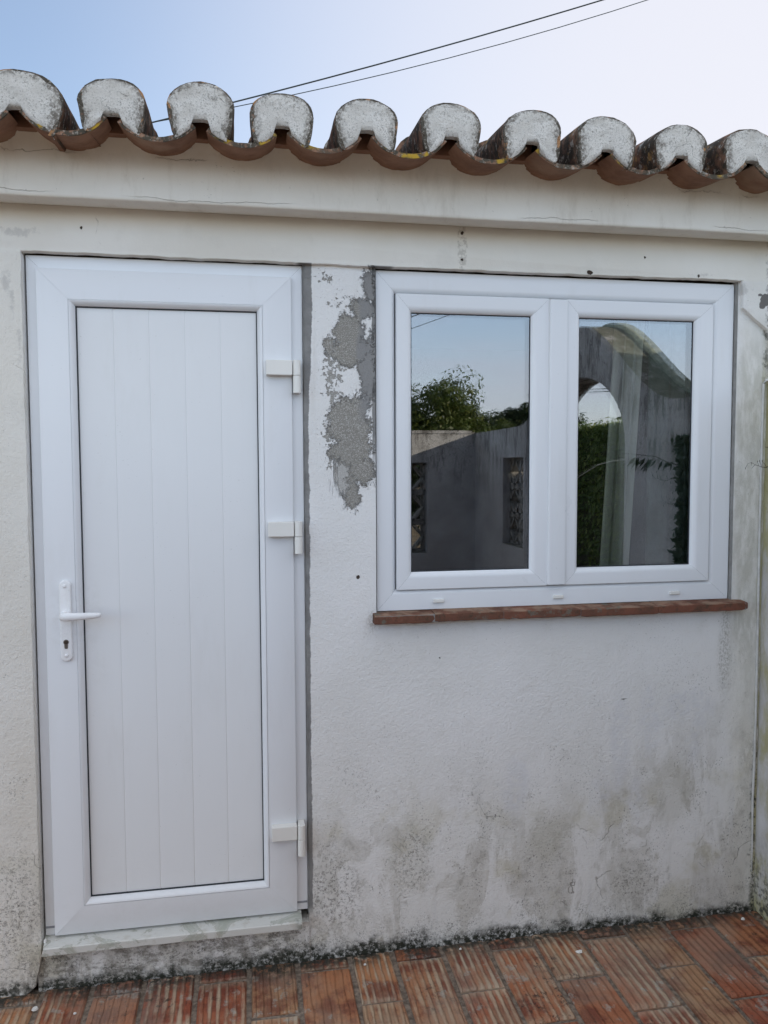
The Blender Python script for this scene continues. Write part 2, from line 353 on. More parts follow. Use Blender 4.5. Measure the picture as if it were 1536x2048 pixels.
def mk_plug():
    s = Sh('mortar_plug', .9, .15)
    f = s.noise(210, 5, .85); v = s.noise(18, 5, .7, off=4)
    col = s.mix(v.ss(.35, .65), (.69, .665, .615), (.80, .78, .735))
    col = s.mix((f+v*.30-.155).ss(.52, .63)*.75, col, (.22, .20, .165))
    col = s.mix(s.noise(240, 3, .7, off=9).ss(.60, .68)*.5, col, (.08, .075, .065))
    col = s.mix(s.vor(7, 'DISTANCE_TO_EDGE', v=s.warp(.16, 14, 5)).ss(.012, .003)*s.noise(11, 3, .6, off=8).ss(.54, .62)*.6, col, (.13, .12, .1))
    # grey-black crust along each top
    a = s.attr('edge'); col = s.mix((a[0]+(s.noise(40, 4, .7, off=5)-.5)*.9).ss(.66, .92)*s.noise(110, 5, .8, off=6).ss(.38, .56)*.85, col, (.15, .13, .105))
    s.color(col); s.bump(f*1.4+s.noise(50, 5, .7)*1.2, .0035); return s.m
M['plug'] = mk_plug()
def mk_pvc(name, c=(.755, .768, .785), r=.32):
    s = Sh(name, r, .45)
    n = s.noise(2.0, 3, .5, off=3)
    col = s.mix(n.ss(.3, .7), tuple(k*.985 for k in c), c)
    col = s.mix(s.noise(160, 2, .6, off=5).ss(.70, .74)*s.noise(7, 2, .6).ss(.5, .6)*.35, col, (.4, .4, .38))
    col = s.mix(s.z.ss(-1.1, -1.5)*s.noise(30, 4, .7, off=7).ss(.45, .7)*.10, col, (.45, .42, .37))
    col = s.mix(s.noise(4, 5, .7, off=9, sx=2.2, sz=.5).ss(.50, .72)*.10, col, (.50, .48, .43))
    smu = s.blobs([(-.50, -.44, .10, .13), (-.44, -.60, .05, .06)])+(s.noise(11, 5, .7, off=11)-.5)*.06
    col = s.mix(smu.ss(.0, .04)*s.noise(45, 4, .7, off=13).ss(.4, .65)*.09, col, (.42, .39, .34))
    s.rough(s.noise(6, 5, .7, off=15, sz=.6)*.28+(r-.14))
    s.color(col); s.bump(s.noise(5, 2, .5)*1.6+s.noise(1.7, 2, .5)*2.5+s.noise(420, 2, .5)*.03, .0012, .6); return s.m
M['pvc'] = mk_pvc('white_upvc'); M['panel'] = mk_pvc('door_panel_skin', (.745, .752, .755), .42); M['hinge'] = mk_pvc('hinge_coating', (.76, .745, .70), .4)
def flat(name, c, r=.6, spec=.3, metal=0, var=.15, sc_=30, bump=.0):
    s = Sh(name, r, spec); s.b.inputs['Metallic'].default_value = metal
    n = s.noise(sc_, 4, .6); col = s.mix(n.ss(.3, .7), tuple(k*(1-var) for k in c), tuple(min(1, k*(1+var)) for k in c))
    s.color(col)
    if bump: s.bump(n+s.noise(sc_*4, 3, .6)*.5, bump)
    return s.m
M['gasket'] = flat('rubber_gasket', (.03, .034, .04), .6)
M['cavity'] = flat('unfilled_gap', (.075, .055, .04), .95, .1, bump=.003)
M['foam'] = flat('cement_joint', (.23, .225, .215), .9, .15, bump=.002)
M['steel'] = flat('lock_steel', (.20, .18, .16), .4, .5, metal=.8)
M['dark'] = flat('dark_room', (.035, .036, .035), .9, .1)
M['wire'] = flat('cable_sheath', (.035, .05, .055), .6)
M['rod'] = flat('pale_plastic', (.55, .56, .55), .5)
M['bark'] = flat('twig_bark', (.045, .04, .025), .8)
def mk_marble():
    s = Sh('marble_slab', .35, .4)
    v = s.noise(7, 6, .65, dist=1.2, sx=1, sy=1, sz=1); d = s.noise(30, 5, .7, off=4)
    col = s.mix(v.ss(.48, .62), (.62, .62, .585), (.40, .415, .36))
    vein = (v-.53).abs().ss(.02, .0); col = s.mix(vein*.6, col, (.27, .28, .22))
    col = s.mix(d.ss(.5, .7)*.45, col, (.42, .39, .32))
    e = (s.x).ss(.125, .15); col = s.mix(e*d.ss(.45, .55)*.7, col, (.14, .15, .12))
    s.color(col); s.bump(d, .0012); return s.m
M['marble'] = mk_marble()
def mk_sillbrick():
    s = Sh('sill_brick', .9, .15); a = s.attr('tile')
    n = s.noise(45, 5, .7); v = s.noise(12, 4, .65, off=4)
    col = s.mix(v.ss(.35, .65), (.22, .085, .055), (.12, .06, .042))
    col = s.mix(a[0]*.5, col, (.15, .075, .05))
    col = s.mix(n.ss(.52, .66)*.7, col, (.07, .055, .04))
    col = s.mix(s.nz.ss(.4, .8)*s.noise(16, 4, .6, off=8).ss(.4, .6)*.55, col, (.38, .27, .19))
    col = s.mix(s.noise(14, 4, .7, off=9).ss(.60, .66)*.7, col, (.15, .155, .125))
    s.color(col); s.bump(n+s.noise(130, 3, .7)*.6, .004); return s.m
M['sill'] = mk_sillbrick()
def mk_paving():
    s = Sh('ribbed_terracotta_pavers', .62, .35)
    a = s.attr('tile'); u, vv, r = a[0], a[1], a[2]               # u across, v along, r random
    r2_ = (r*7.31).fract(); r3 = (r*23.7).fract()
    wob = (s.noise(6, 3, .6, off=3)-.5)*.35
    ph = (u*6.0+wob+r2_).fract(); rw = s.noise(38, 5, .7, off=18, sx=1.0, sy=.25)
    rib = ((ph-.5).abs()*2.0+(rw-.5)*1.0+(s.noise(7, 3, .6, off=19)-.5)*.9).ss(.26, .80)
    ribn = s.noise(11, 5, .65, off=5, sx=1.6, sy=.5)
    wear = (r3*1.0+(s.noise(5, 5, .7, off=7)-.5)*1.7-.12).ss(.30, .60)
    col = s.mix(r, (.30, .080, .040), (.42, .19, .085))
    col = s.mix(r2_.ss(.5, .8)*.8, col, (.37, .22, .12))
    col = s.mix(s.noise(8, 5, .7, off=9).ss(.44, .60)*.85, col, (.155, .038, .022))
    tan = s.noise(6, 6, .72, off=31, sx=1.3, sy=.6).ss(.47, .60)*(r3*.9+.25).min(1.0); col = s.mix(tan*.5, col, (.40, .27, .165))
    pale = s.mix(r2_, (.50, .41, .30), (.47, .34, .22))
    col = s.mix(rib*wear*ribn.ss(.36, .60)*.85, col, pale)
    col = s.mix(((vv-.5).abs()).ss(.40, .49)*.4*wear, col, pale)
    dirt = s.noise(45, 6, .8, off=11).ss(.54, .60)*s.noise(4.5, 4, .65, off=12).ss(.50, .62)
    col = s.mix(dirt*.92, col, (.04, .02, .016))
    col = s.mix(s.noise(3.5, 4, .6, off=36).ss(.48, .62)*.35, col, (.36, .29, .22))
    sp = s.noise(140, 3, .7, off=13).ss(.66, .72); col = s.mix(sp*.7, col, (.045, .035, .03))
    col = s.mix(s.noise(13, 4, .6, off=14).ss(.60, .64)*s.noise(80, 4, .7, off=15).ss(.4, .55)*.5, col, (.38, .40, .36))
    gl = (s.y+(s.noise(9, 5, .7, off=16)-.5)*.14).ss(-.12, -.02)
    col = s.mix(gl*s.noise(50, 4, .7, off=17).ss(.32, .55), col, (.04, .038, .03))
    s.color(col); s.rough(s.noise(12, 4, .6)*.4+.42)
    s.bump(rib*1.2+s.noise(60, 5, .7)*.9+s.noise(200, 3, .7)*.35, .0035); return s.m
M['paver'] = mk_paving()
M['bed'] = flat('paver_mortar', (.22, .18, .145), .95, .1, var=.4, sc_=60, bump=.004)
M['earth'] = flat('dry_ground', (.20, .15, .09), .95, .1, var=.35, sc_=3, bump=.02)
def mk_garden():
    s = Sh('stained_garden_wall', .88, .2)
    n = s.noise(3, 5, .6); col = s.mix(n.ss(.35, .65), (.46, .445, .43), (.58, .565, .55))
    st = s.noise(10, 6, .7, sx=1.5, sy=1.5, sz=.45, off=3); top = (s.z+(s.noise(5, 4, .6, off=5)-.5)*.7).ss(-.35, .25)
    col = s.mix(st.ss(.46, .62)*top*.8, col, (.11, .10, .09))
    col = s.mix(s.noise(60, 4, .7, off=6).ss(.56, .66)*top*.7, col, (.09, .08, .07))
    al = (s.y+(s.noise(7, 4, .6, off=8)-.5)*.15).ss(-.34, -.1)
    col = s.mix(al*s.noise(10, 5, .7, sz=.4, off=9).ss(.36, .6)*.75, col, (.34, .31, .11))
    ft = (s.z+(s.noise(6, 5, .7, off=10)-.5)*.4).ss(G+.3, G)
    col = s.mix(ft*s.noise(50, 5, .7, off=11).ss(.45, .6), col, (.07, .07, .055))
    col = s.mix(s.nz.ss(.3, .6)*s.noise(12, 4, .7, off=12).ss(.3, .5)*.8, col, (.11, .115, .07))
    s.color(col); s.bump(s.noise(45, 6, .65)+n, .004); return s.m
M['garden'] = mk_garden()
M['coping'] = flat('mossy_coping', (.36, .39, .31), .9, .15, var=.3, sc_=25, bump=.004)
M['block'] = flat('breeze_block', (.30, .28, .25), .9, .15, var=.3, sc_=30, bump=.004)
def mk_leaf(name, a, b, c):
    s = Sh(name, .5, .4); at = s.attr('tile')
    col = s.mix(at[0], a, b); col = s.mix(at[1].ss(.6, 1.)*.8, col, c)
    s.color(col)
    tl = s.nt.nodes.new('ShaderNodeBsdfTranslucent'); mx = s.nt.nodes.new('ShaderNodeMixShader'); mx.inputs[0].default_value = .3
    s.nt.links.new(col, tl.inputs[0]); s.nt.links.new(s.b.outputs[0], mx.inputs[1]); s.nt.links.new(tl.outputs[0], mx.inputs[2])
    s.nt.links.new(mx.outputs[0], s.nt.nodes['Material Output'].inputs[0]); return s.m
M['leaf'] = mk_leaf('evergreen_leaf', (.045, .08, .015), (.11, .15, .03), (.20, .21, .05))
M['hedge'] = mk_leaf('hedge_leaf', (.05, .10, .015), (.14, .21, .035), (.32, .36, .08))
M['leaf_dark'] = mk_leaf('dark_leaf', (.02, .04, .012), (.04, .07, .02), (.06, .08, .03))
def mk_curtain():
    s = Sh('curtain_cloth', .9, .1); n = s.noise(300, 2, .6)
    s.color(s.mix(n, (.52, .50, .43), (.62, .60, .52))); s.bump(n, .0005); return s.m
M['curtain'] = mk_curtain()
def mk_glass(base, nm):
    m = bpy.data.materials.new(nm); m.use_nodes = True; t = m.node_tree; t.nodes.remove(t.nodes['Principled BSDF'])
    tr = t.nodes.new('ShaderNodeBsdfTransparent'); tr.inputs[0].default_value = (.91, .935, .925, 1)
    gl = t.nodes.new('ShaderNodeBsdfGlossy'); gl.inputs['Roughness'].default_value = 0; gl.inputs['Color'].default_value = (.93, .96, 1, 1)
    fr = t.nodes.new('ShaderNodeFresnel'); fr.inputs[0].default_value = 1.5
    a = S(t, fr.outputs[0])*1.2+base
    mx = t.nodes.new('ShaderNodeMixShader'); t.links.new(a.k, mx.inputs[0]); t.links.new(tr.outputs[0], mx.inputs[1]); t.links.new(gl.outputs[0], mx.inputs[2])
    t.links.new(mx.outputs[0], t.nodes['Material Output'].inputs[0]); return m
M['glass'] = mk_glass(.17, 'coated_glass'); M['glass_in'] = mk_glass(.05, 'inner_glass')

# ------------------------------------------------------------------ setting: ground
mb = MB(); mb.box(-300, 300, -300, 300, G-.5, G-.02)
tag(mb.build('ground', M['earth']), kind='structure')
def attr_from_list(o, name, vals):
    a = o.data.attributes.new(name, 'FLOAT_VECTOR', 'CORNER'); flatv = [c for v in vals for c in v]; a.data.foreach_set('vector', flatv)
# pavers: columns perpendicular to the house, each tile its own slightly uneven slab
joints = [-.616, -.472, -.321, -.168, -.013, .139, .303, .441, .600, .752, .907, 1.069, 1.232, 1.375, 1.537, 1.712]
left = [-.616-.154*k for k in range(14, 0, -1)]
joints = left + joints + [1.86]
ofs = len(left)
verts, faces, att = [], [], []
for c, (xa, xb) in enumerate(zip(joints, joints[1:])):
    A = (c-ofs) % 2 == 0
    ys = [-.012, -.250 if A else -.072]
    while ys[-1] > -3.4: ys.append(ys[-1]-.345)
    for r_, (ya, yb) in enumerate(zip(ys, ys[1:])):
        g = .0078; q = rnd.random()
        jx = lambda: rnd.uniform(-.0022, .0022)
        x0, x1, y0, y1 = xa+g+jx(), xb-g+jx(), ya-g*.8+jx(), yb+g+jx()
        if yb < -3.3: y1 = max(y1, -3.36)
        hz = [rnd.uniform(-.0025, .0025) for _ in range(4)]
        N = 5; bev = .004
        us = [0, bev/.14]+[k/N for k in range(1, N)]+[1-bev/.14, 1]; L = abs(y1-y0)
        vsn = max(2, int(L/.06)); vv = [0, bev/L]+[k/vsn for k in range(1, vsn)]+[1-bev/L, 1]
        base = len(verts); nu, nv = len(us), len(vv)
        for j, v_ in enumerate(vv):
            for i, u_ in enumerate(us):
                x = x0+(x1-x0)*u_; y = y0+(y1-y0)*v_
                z = G + (hz[0]*(1-u_)*(1-v_)+hz[1]*u_*(1-v_)+hz[2]*(1-u_)*v_+hz[3]*u_*v_)
                edge = (i in (0, nu-1)) + (j in (0, nv-1))
                if edge:
                    z -= .005
                    x += nz(x*40, y*40, q*9)*.0022; y += nz(x*40, y*40, 5+q*9)*.0022
                z += nz(x*9, y*9)*.0012
                verts.append((x, y, z))
        def face(a, b, c_, d, uvs):
            faces.append((a, b, c_, d)); att.extend([(u_, v_, q) for u_, v_ in uvs])
        for j in range(nv-1):
            for i in range(nu-1):
                a = base+j*nu+i
                face(a, a+nu, a+nu+1, a+1, [(us[i], vv[j]), (us[i], vv[j+1]), (us[i+1], vv[j+1]), (us[i+1], vv[j])])
        ring = [base+i for i in range(nu)]+[base+j*nu+nu-1 for j in range(1, nv)]+[base+(nv-1)*nu+i for i in range(nu-2, -1, -1)]+[base+j*nu for j in range(nv-2, 0, -1)]
        lo = len(verts)
        for k in ring: v = verts[k]; verts.append((v[0], v[1], G-.016))
        for k in range(len(ring)):
            k2 = (k+1) % len(ring); face(ring[k], ring[k2], lo+k2, lo+k, [(0, 0)]*4)
me = bpy.data.meshes.new('paving'); me.from_pydata(verts, [], faces)
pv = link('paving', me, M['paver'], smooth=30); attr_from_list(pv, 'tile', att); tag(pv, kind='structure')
mb = MB(); nxg, nyg = 120, 90
rows = []
for j in range(nyg+1):
    y = .0-3.4*j/nyg; rows.append([(-2.9+4.7*i/nxg, y, G-.0085+fbm(-2.9+4.7*i/nxg, y, 0, 18)*.002) for i in range(nxg+1)])
for a, b in zip(rows, rows[1:]): mb.quadstrip(a, b)
tag(mb.build('mortar_bed', M['bed'], smooth=60), kind='structure')

# ------------------------------------------------------------------ the house
house = empty('outbuilding', (.5, 0, G))
bpy.context.view_layer.update()
tag(house, 'low whitewashed outbuilding with barrel tile eaves, a white plastic door and a two pane window', 'building')
HB = house
class HP:                                         # parts are built in world coordinates
    pass
def part(mb, name, mat, parent=None, **k):
    o = mb.build(name, mat, None, **k); return attach(o, parent or HB)
def attach(o, parent):
    o.parent = parent; o.matrix_parent_inverse = Matrix.Translation(-parent.location); return o

# infill render (door and window are set in it) as one wall part together with the thicker old render around
XL, XR, ZT = -2.6, 5.4, .76
D = (-.613, .178, G-.2, .609)                     # door opening
Wn = (.397, 1.6235, -.470, .609)                  # window opening
DOOR_Z = -1.432
mb = MB()
def grid_panel(x0, x1, z0, z1, y, res=.03, holes=(), amp=.0022):
    xs = set([x0, x1]); zs = set([z0, z1])
    for h in holes:
        for q in h[:2]:
            if x0 < q < x1: xs.add(q)
        for q in h[2:]:
            if z0 < q < z1: zs.add(q)
    def ref(s_):
        s_ = sorted(s_); o = []
        for a, b in zip(s_, s_[1:]):
            n = max(1, round((b-a)/res)); o += [a+(b-a)*k/n for k in range(n)]
        return o+[s_[-1]]
    xs, zs = ref(xs), ref(zs); idx = {}
    def vid(i, j):
        if (i, j) not in idx:
            x, z = xs[i], zs[j]; idx[(i, j)] = len(mb.v)
            mb.v.append((x, y+fbm(x, 0, z, 4, 3)*amp+nz(x, 3, z, 25)*amp*.25, z))
        return idx[(i, j)]
    for i in range(len(xs)-1):
        for j in range(len(zs)-1):
            cx_, cz = (xs[i]+xs[i+1])/2, (zs[j]+zs[j+1])/2
            if any(h[0] < cx_ < h[1] and h[2] < cz < h[3] for h in holes): continue
            mb.f.append((vid(i, j), vid(i+1, j), vid(i+1, j+1), vid(i, j+1)))
YI, YR = -.012, -.030
grid_panel(-.63, 1.80, G-.05, .64, YI, holes=(D, Wn))
def reveal(pts, y0, y1):                           # strips going back from the front plane
    A, B = [], []
    for (x, z) in pts:
        A.append((x, y0+fbm(x, 0, z, 4, 3)*.0022+nz(x, 3, z, 25)*.00055, z)); B.append((x, y1, z))
    mb.quadstrip(A, B)
def lin(a, b, n): return [(a[0]+(b[0]-a[0])*k/n, a[1]+(b[1]-a[1])*k/n) for k in range(n+1)]
reveal(lin((Wn[0], Wn[2]), (Wn[0], Wn[3]), 36), YI, .09)
reveal(lin((Wn[1], Wn[2]), (Wn[1], Wn[3]), 36), YI, .09)
reveal(lin((Wn[0], Wn[2]), (Wn[1], Wn[2]), 40), YI, .09)
reveal(lin((D[1], G-.05), (D[1], D[3]), 70), YI, .09)
reveal(lin((D[0], G-.05), (D[0], D[3]), 70), YI, .09)
# plaster under the marble step
grid_panel(-.613, .178, G-.05, DOOR_Z, -.016)
mb.poly([(-.613, -.016, DOOR_Z), (.178, -.016, DOOR_Z), (.178, .1, DOOR_Z), (-.613, .1, DOOR_Z)])
wall_v_inner = part(mb, 'wall', M['wall'], smooth=40)
# thicker old render: everything left of the door, the lintel band and the right haunch
mb = MB()
def ragged(pts, step=.012, amp=.0022, seed=0):
    o = []
    for a, b in zip(pts, pts[1:]):
        L = math.dist(a, b); n = max(1, int(L/step)); nx_, nz_ = (b[1]-a[1])/L, -(b[0]-a[0])/L
        for k in range(n):
            x = a[0]+(b[0]-a[0])*k/n; z = a[1]+(b[1]-a[1])*k/n
            d = (fbm(x, seed, z, 22, 3)*amp + fbm(x, seed+4, z, 3, 1)*amp*1.1)
            o.append((x+nx_*d, z+nz_*d))
    return o
inner = ragged([(-.634, G+.02), (-.622, G+.075), (-.6145, G+.115), (-.6135, .6075), (.0, .6065), (.4, .6045), (1.0, .6055), (1.55, .6075), (1.627, .608), (1.6295, .56), (1.631, .520), (1.66, .498), (1.724, .450), (1.736, .42), (1.739, .30), (1.744, .27), (1.747, G-.05)])
outline = [(XL, G-.05)]+[(-.66, G-.05), (-.655, G)]+inner+[(XR, G-.05), (XR, ZT), (XL, ZT)]
# front face by strips (quads between the ragged edge and a straight outer line would be long): use ear-cut ngon
bmh = bmesh.new()
from mathutils.geometry import tessellate_polygon
vf = [bmh.verts.new((x, YR, z)) for x, z in outline]
for tri in tessellate_polygon([[Vector((x, z, 0)) for x, z in outline]]):
    try: bmh.faces.new([vf[i] for i in tri])
    except ValueError: pass
n0 = len(outline)
vb = [bmh.verts.new((x, -.002, z)) for x, z in outline]
for k in range(n0):
    k2 = (k+1) % n0; bmh.faces.new((vf[k], vf[k2], vb[k2], vb[k]))
bmesh.ops.recalc_face_normals(bmh, faces=bmh.faces)
bmh.verts.ensure_lookup_table()
ed = [e for e in bmh.edges if e.verts[0] in set(vf) and e.verts[1] in set(vf) and len(e.link_faces) == 2 and e.calc_face_angle(0) > 1.0]
bmesh.ops.bevel(bmh, geom=ed, offset=.0035, segments=2, affect='EDGES', profile=.5)
me = bpy.data.meshes.new('raised_render'); bmh.to_mesh(me); bmh.free()
raised = attach(link('raised_render', me, M['wall'], smooth=35), HB)
tag(raised, label='thicker old render left of the door and across the lintel')
# shell of the building behind the facade (side walls, back wall, floor, ceiling)
mb = MB()
mb.box(XL, XL+.15, .1, 3.4, G-.05, .74); mb.box(XR-.15, XR, .1, 3.4, G-.05, .74); mb.box(XL+.15, XR-.15, 3.25, 3.4, G-.05, .74)
mb.box(XL, D[0]-.04, .005, .1, G-.05, .74); mb.box(D[1]+.01, Wn[0]-.01, .02, .1, G-.05, .74); mb.box(Wn[1]+.01, XR, .02, .1, G-.05, .74)
mb.box(Wn[0]-.01, Wn[1]+.01, .02, .1, G-.05, Wn[2]-.01)
part(mb, 'wall_core', M['wall'])
mb = MB(); mb.box(D[0]-.04, D[1]+.01, -.008, .1, .6095, .74); mb.box(Wn[0]-.01, Wn[1]+.01, -.008, .1, .6095, .74); mb.box(D[1]+.01, Wn[0]-.01, -.008, .0195, .642, .74)
mb.box(D[0]+.001, D[1]-.001, .012, .03, .5, .609)
part(mb, 'lintel', M['cavity'])
mb = MB(); mb.box(XL+.16, XR-.16, .11, 3.24, .70, .735); part(mb, 'ceiling', M['dark'])
mb = MB(); mb.box(.28, .30, .101, 2.2, G, .699); mb.box(2.4, 2.42, .101, 2.2, G, .699); mb.box(.30, 2.4, 2.18, 2.2, G, .699); mb.box(.30, 2.4, .101, 2.18, G-.01, G)
part(mb, 'inner_wall', M['dark'])

TC = [-.549, -.3185, -.101, .106, .329, .5605, .789, 1.011, 1.238, 1.461]
while TC[-1] < XR: TC.append(TC[-1]+.225+rnd.uniform(-.006, .006))
pre = []; t = TC[0]
while t > XL+.1: t -= .226+rnd.uniform(-.006, .006); pre.insert(0, t)
NP = len(pre); TC = pre+TC
def cove_limit(x, y):                             # underside of the channel tile above this point
    best = 9.
    for a_, b_ in zip(TC, TC[1:]):
        u = x-(a_+b_)/2; half = min((b_-a_)/2-.0215, .094)
        if abs(u) < half+.006: best = min(best, .837+.119-math.sqrt(max(.119**2-u*u, 0))-.012/max(.4, math.cos(math.asin(min(1, abs(u)/.119))))+(y+.297)*math.tan(R(8))+.002)
    return best
# cornice: soffit, fascia and the cove that runs up behind the tiles
prof = [(.02, .742), (-.028, .738), (-.055, .731), (-.10, .7265), (-.132, .7245), (-.1385, .7255), (-.1415, .7285), (-.1418, .735), (-.1405, .76), (-.1398, .79), (-.1402, .812), (-.1430, .832), (-.1480, .846), (-.1560, .859), (-.167, .870), (-.181, .878), (-.184, .8835), (-.15, .886), (.1, .888)]
mb = MB(); cols = []
nx = int((XR-XL)/.008)
for i in range(nx+1):
    x = XL+(XR-XL)*i/nx; ring = []
    for k, (y, z) in enumerate(prof):
        e = 1 if 2 < k < 15 else .3
        ring.append((x, y+e*(fbm(x, 0, z, 3, 4)*.0022), min(z+e*(fbm(x, 7, z, 2.5, 4)*.0018 if k < 8 else fbm(x, 7, z, 9, 3)*.003), cove_limit(x, y))))
    cols.append(ring)
for a, b in zip(cols, cols[1:]): mb.quadstrip(a, b)
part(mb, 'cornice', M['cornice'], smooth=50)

# ------------------------------------------------------------------ roof tiles
SL = R(8); cs, sn = math.cos(SL), math.sin(SL)
ZTOP = .976; Rc = .0845; ZC = .9165; YF = -.300; RCH = .119
def chan(u, hp=.1125, zb=.838): d = abs(abs(u)-hp); return zb+RCH-math.sqrt(max(RCH*RCH-d*d, 0))
HW = [rnd.uniform(.97, 1.04) for _ in TC]
def cover_outline(k, r, tilt, n=26):
    f = r/Rc; g = random.Random(k*7+1); hb = .0585*g.uniform(.96, 1.05); foot = g.uniform(.066, .074); sq = g.uniform(.93, 1.06); lean = g.uniform(-.006, .006)
    m = 6; o = []
    for j in range(m): t = j/m; o.append((-(foot+(Rc-foot)*t**.6), -.076*(1-t)))
    for j in range(n-2*m+1):
        a = math.pi*(1-j/(n-2*m)); c_, s_ = math.cos(a), math.sin(a)
        o.append((Rc*math.copysign(abs(c_)**sq, c_), hb*abs(s_)**sq))
    for j in range(m-1, -1, -1): t = j/m; o.append((foot+(Rc-foot)*t**.6, -.076*(1-t)))
    e = r-Rc*max(1, f)
    out = []
    for x, z in o:
        x *= f; z = z*f if z > 0 else z
        x += lean*max(0, z)/.06
        out.append((x*math.cos(tilt)-z*math.sin(tilt), x*math.sin(tilt)+z*math.cos(tilt)))
    return out
plug_shapes = {}
vis = range(len(TC))
seeds = {}
for k, xc in enumerate(TC):
    big = 1.24 if k == NP else HW[k]; tilt = R(rnd.uniform(-4, 4)); zt = rnd.uniform(-.003, .003)
    xoff = .012 if k == NP else 0.; xs_ = xc+xoff
    if k == NP: zt = -.012; tilt = R(-6)
    Lt = .42; n = 26; th = .0135; yf = YF+rnd.uniform(-.006, .004)
    skew = rnd.uniform(-.008, .008)
    rings_o, rings_i = [], []
    ts = [0, .012, .05, .12, .2, .3, .42]
    for ti, t_ in enumerate(ts):
        kf = big*(1-.17*t_/Lt)
        for lst, rr in ((rings_o, Rc*kf), (rings_i, (Rc-th)*kf)):
            O = cover_outline(k, rr, tilt, n); ring = []
            for j, (u_, w_) in enumerate(O):
                d = 1+fbm(u_*1., k*3.3, w_+t_*1.0, 30, 3)*.022*(1.2 if ti < 2 else .9)
                if ti == 0 and lst is rings_o: d -= .018
                X_ = xs_+u_*d+skew*t_/Lt; dz = w_*d
                yy = yf+t_*cs - 0.0*dz; zz = ZC+zt+dz+t_*sn
                if ti == 0: yy += fbm(u_, k*2.1, w_, 45, 2)*.003
                ring.append((X_, yy, zz))
            lst.append(ring)
    mb = MB()
    for a, b in zip(rings_o, rings_o[1:]): mb.quadstrip(a, b)
    for a, b in zip(rings_i, rings_i[1:]): mb.quadstrip(a, b)
    mb.quadstrip(rings_o[0], rings_i[0]); mb.quadstrip(rings_o[-1], rings_i[-1])
    mb.quadstrip([r[0] for r in rings_o], [r[0] for r in rings_i]); mb.quadstrip([r[-1] for r in rings_o], [r[-1] for r in rings_i])
    tile = part(mb, 'cover_tile', M['tile'], smooth=50)
    mb = MB(); mb.box(xc-.036, xc+.036, -.205, -.10, .876, .955); attach(mb.build('mortar_bedding', M['channel']), tile)
    # mortar plug closing the end of the barrel
    lo_l = xc-((TC[k-1]+xc)/2 if k else xc-.1125); lo_r = ((TC[k+1]+xc)/2 if k+1 < len(TC) else xc+.1125)-xc
    Oi = cover_outline(k, (Rc-.0035)*big, tilt, 30)
    pts = [(xs_+u_, ZC+zt+w_) for u_, w_ in Oi]
    zl, zr = pts[0][1], pts[-1][1]
    uL, uR = pts[0][0]-xc, pts[-1][0]-xc
    hw_ = .0235*rnd.uniform(.85, 1.2); ht = .885+rnd.uniform(-.004, .004)
    cr = lambda u_: chan(u_, lo_r, .829); clf = lambda u_: chan(u_, lo_l, .829)
    uR_ = max(uR, .07); uL_ = min(uL, -.07)
    bot = [(xc+uR_*(1-q)+hw_*q, cr(uR_*(1-q)+hw_*q)) for q in [i/8 for i in range(1, 9)]]
    bot = [(x, min(z, .880)) for x, z in bot]
    bot += [(xc+hw_*.9, ht), (xc+hw_*.3, ht+.003), (xc-hw_*.4, ht+.002), (xc-hw_*.9, ht)]
    bot += [(xc-hw_*(1-q)+uL_*q, min(clf(-hw_*(1-q)+uL_*q), .880)) for q in [i/8 for i in range(0, 8)]]
    loop = [(p, 1.) for p in pts]+[(p, 0.) for p in bot]
    # rings shrinking to a centre line so the face can be lumpy
    cxm, czm = xs_+0., ZC+zt+.022
    mv, mf, ma = [], [], []
    R_ = 7; L_ = len(loop)
    for q in range(R_+1):
        s_ = 1-q/R_*.97
        for (p, e) in loop:
            x = cxm+(p[0]-cxm)*s_; z = czm+(p[1]-czm)*s_
            x += fbm(x, k, z, 60, 2)*.0015*(q == 0); z += fbm(z, k, x, 60, 2)*.0015*(q == 0)
            y = yf-.0035+fbm(x, k*1.7, z, 22, 3)*.0045+(.005 if q == 0 else 0)
            mv.append((x, y, z)); ma.append((e*(1-q/R_) if e else 0, 0, 0))
    for q in range(R_):
        for i in range(L_):
            j = (i+1) % L_; mf.append((q*L_+i, q*L_+j, (q+1)*L_+j, (q+1)*L_+i))
    mf.append(tuple(R_*L_+i for i in range(L_)))
    b0 = len(mv)
    for (p, e) in loop: mv.append((p[0], yf+.022, p[1])); ma.append((0, 0, 0))
    for i in range(L_): j = (i+1) % L_; mf.append((j, i, b0+i, b0+j))
    me = bpy.data.meshes.new('mortar_plug'); me.from_pydata(mv, [], mf)
    bm = bmesh.new(); bm.from_mesh(me); bmesh.ops.recalc_face_normals(bm, faces=bm.faces); bm.to_mesh(me); bm.free()
    a_ = me.attributes.new('edge', 'FLOAT_VECTOR', 'POINT'); a_.data.foreach_set('vector', [c for v in ma for c in v])
    attach(link('mortar_plug', me, M['plug'], smooth=50), tile)
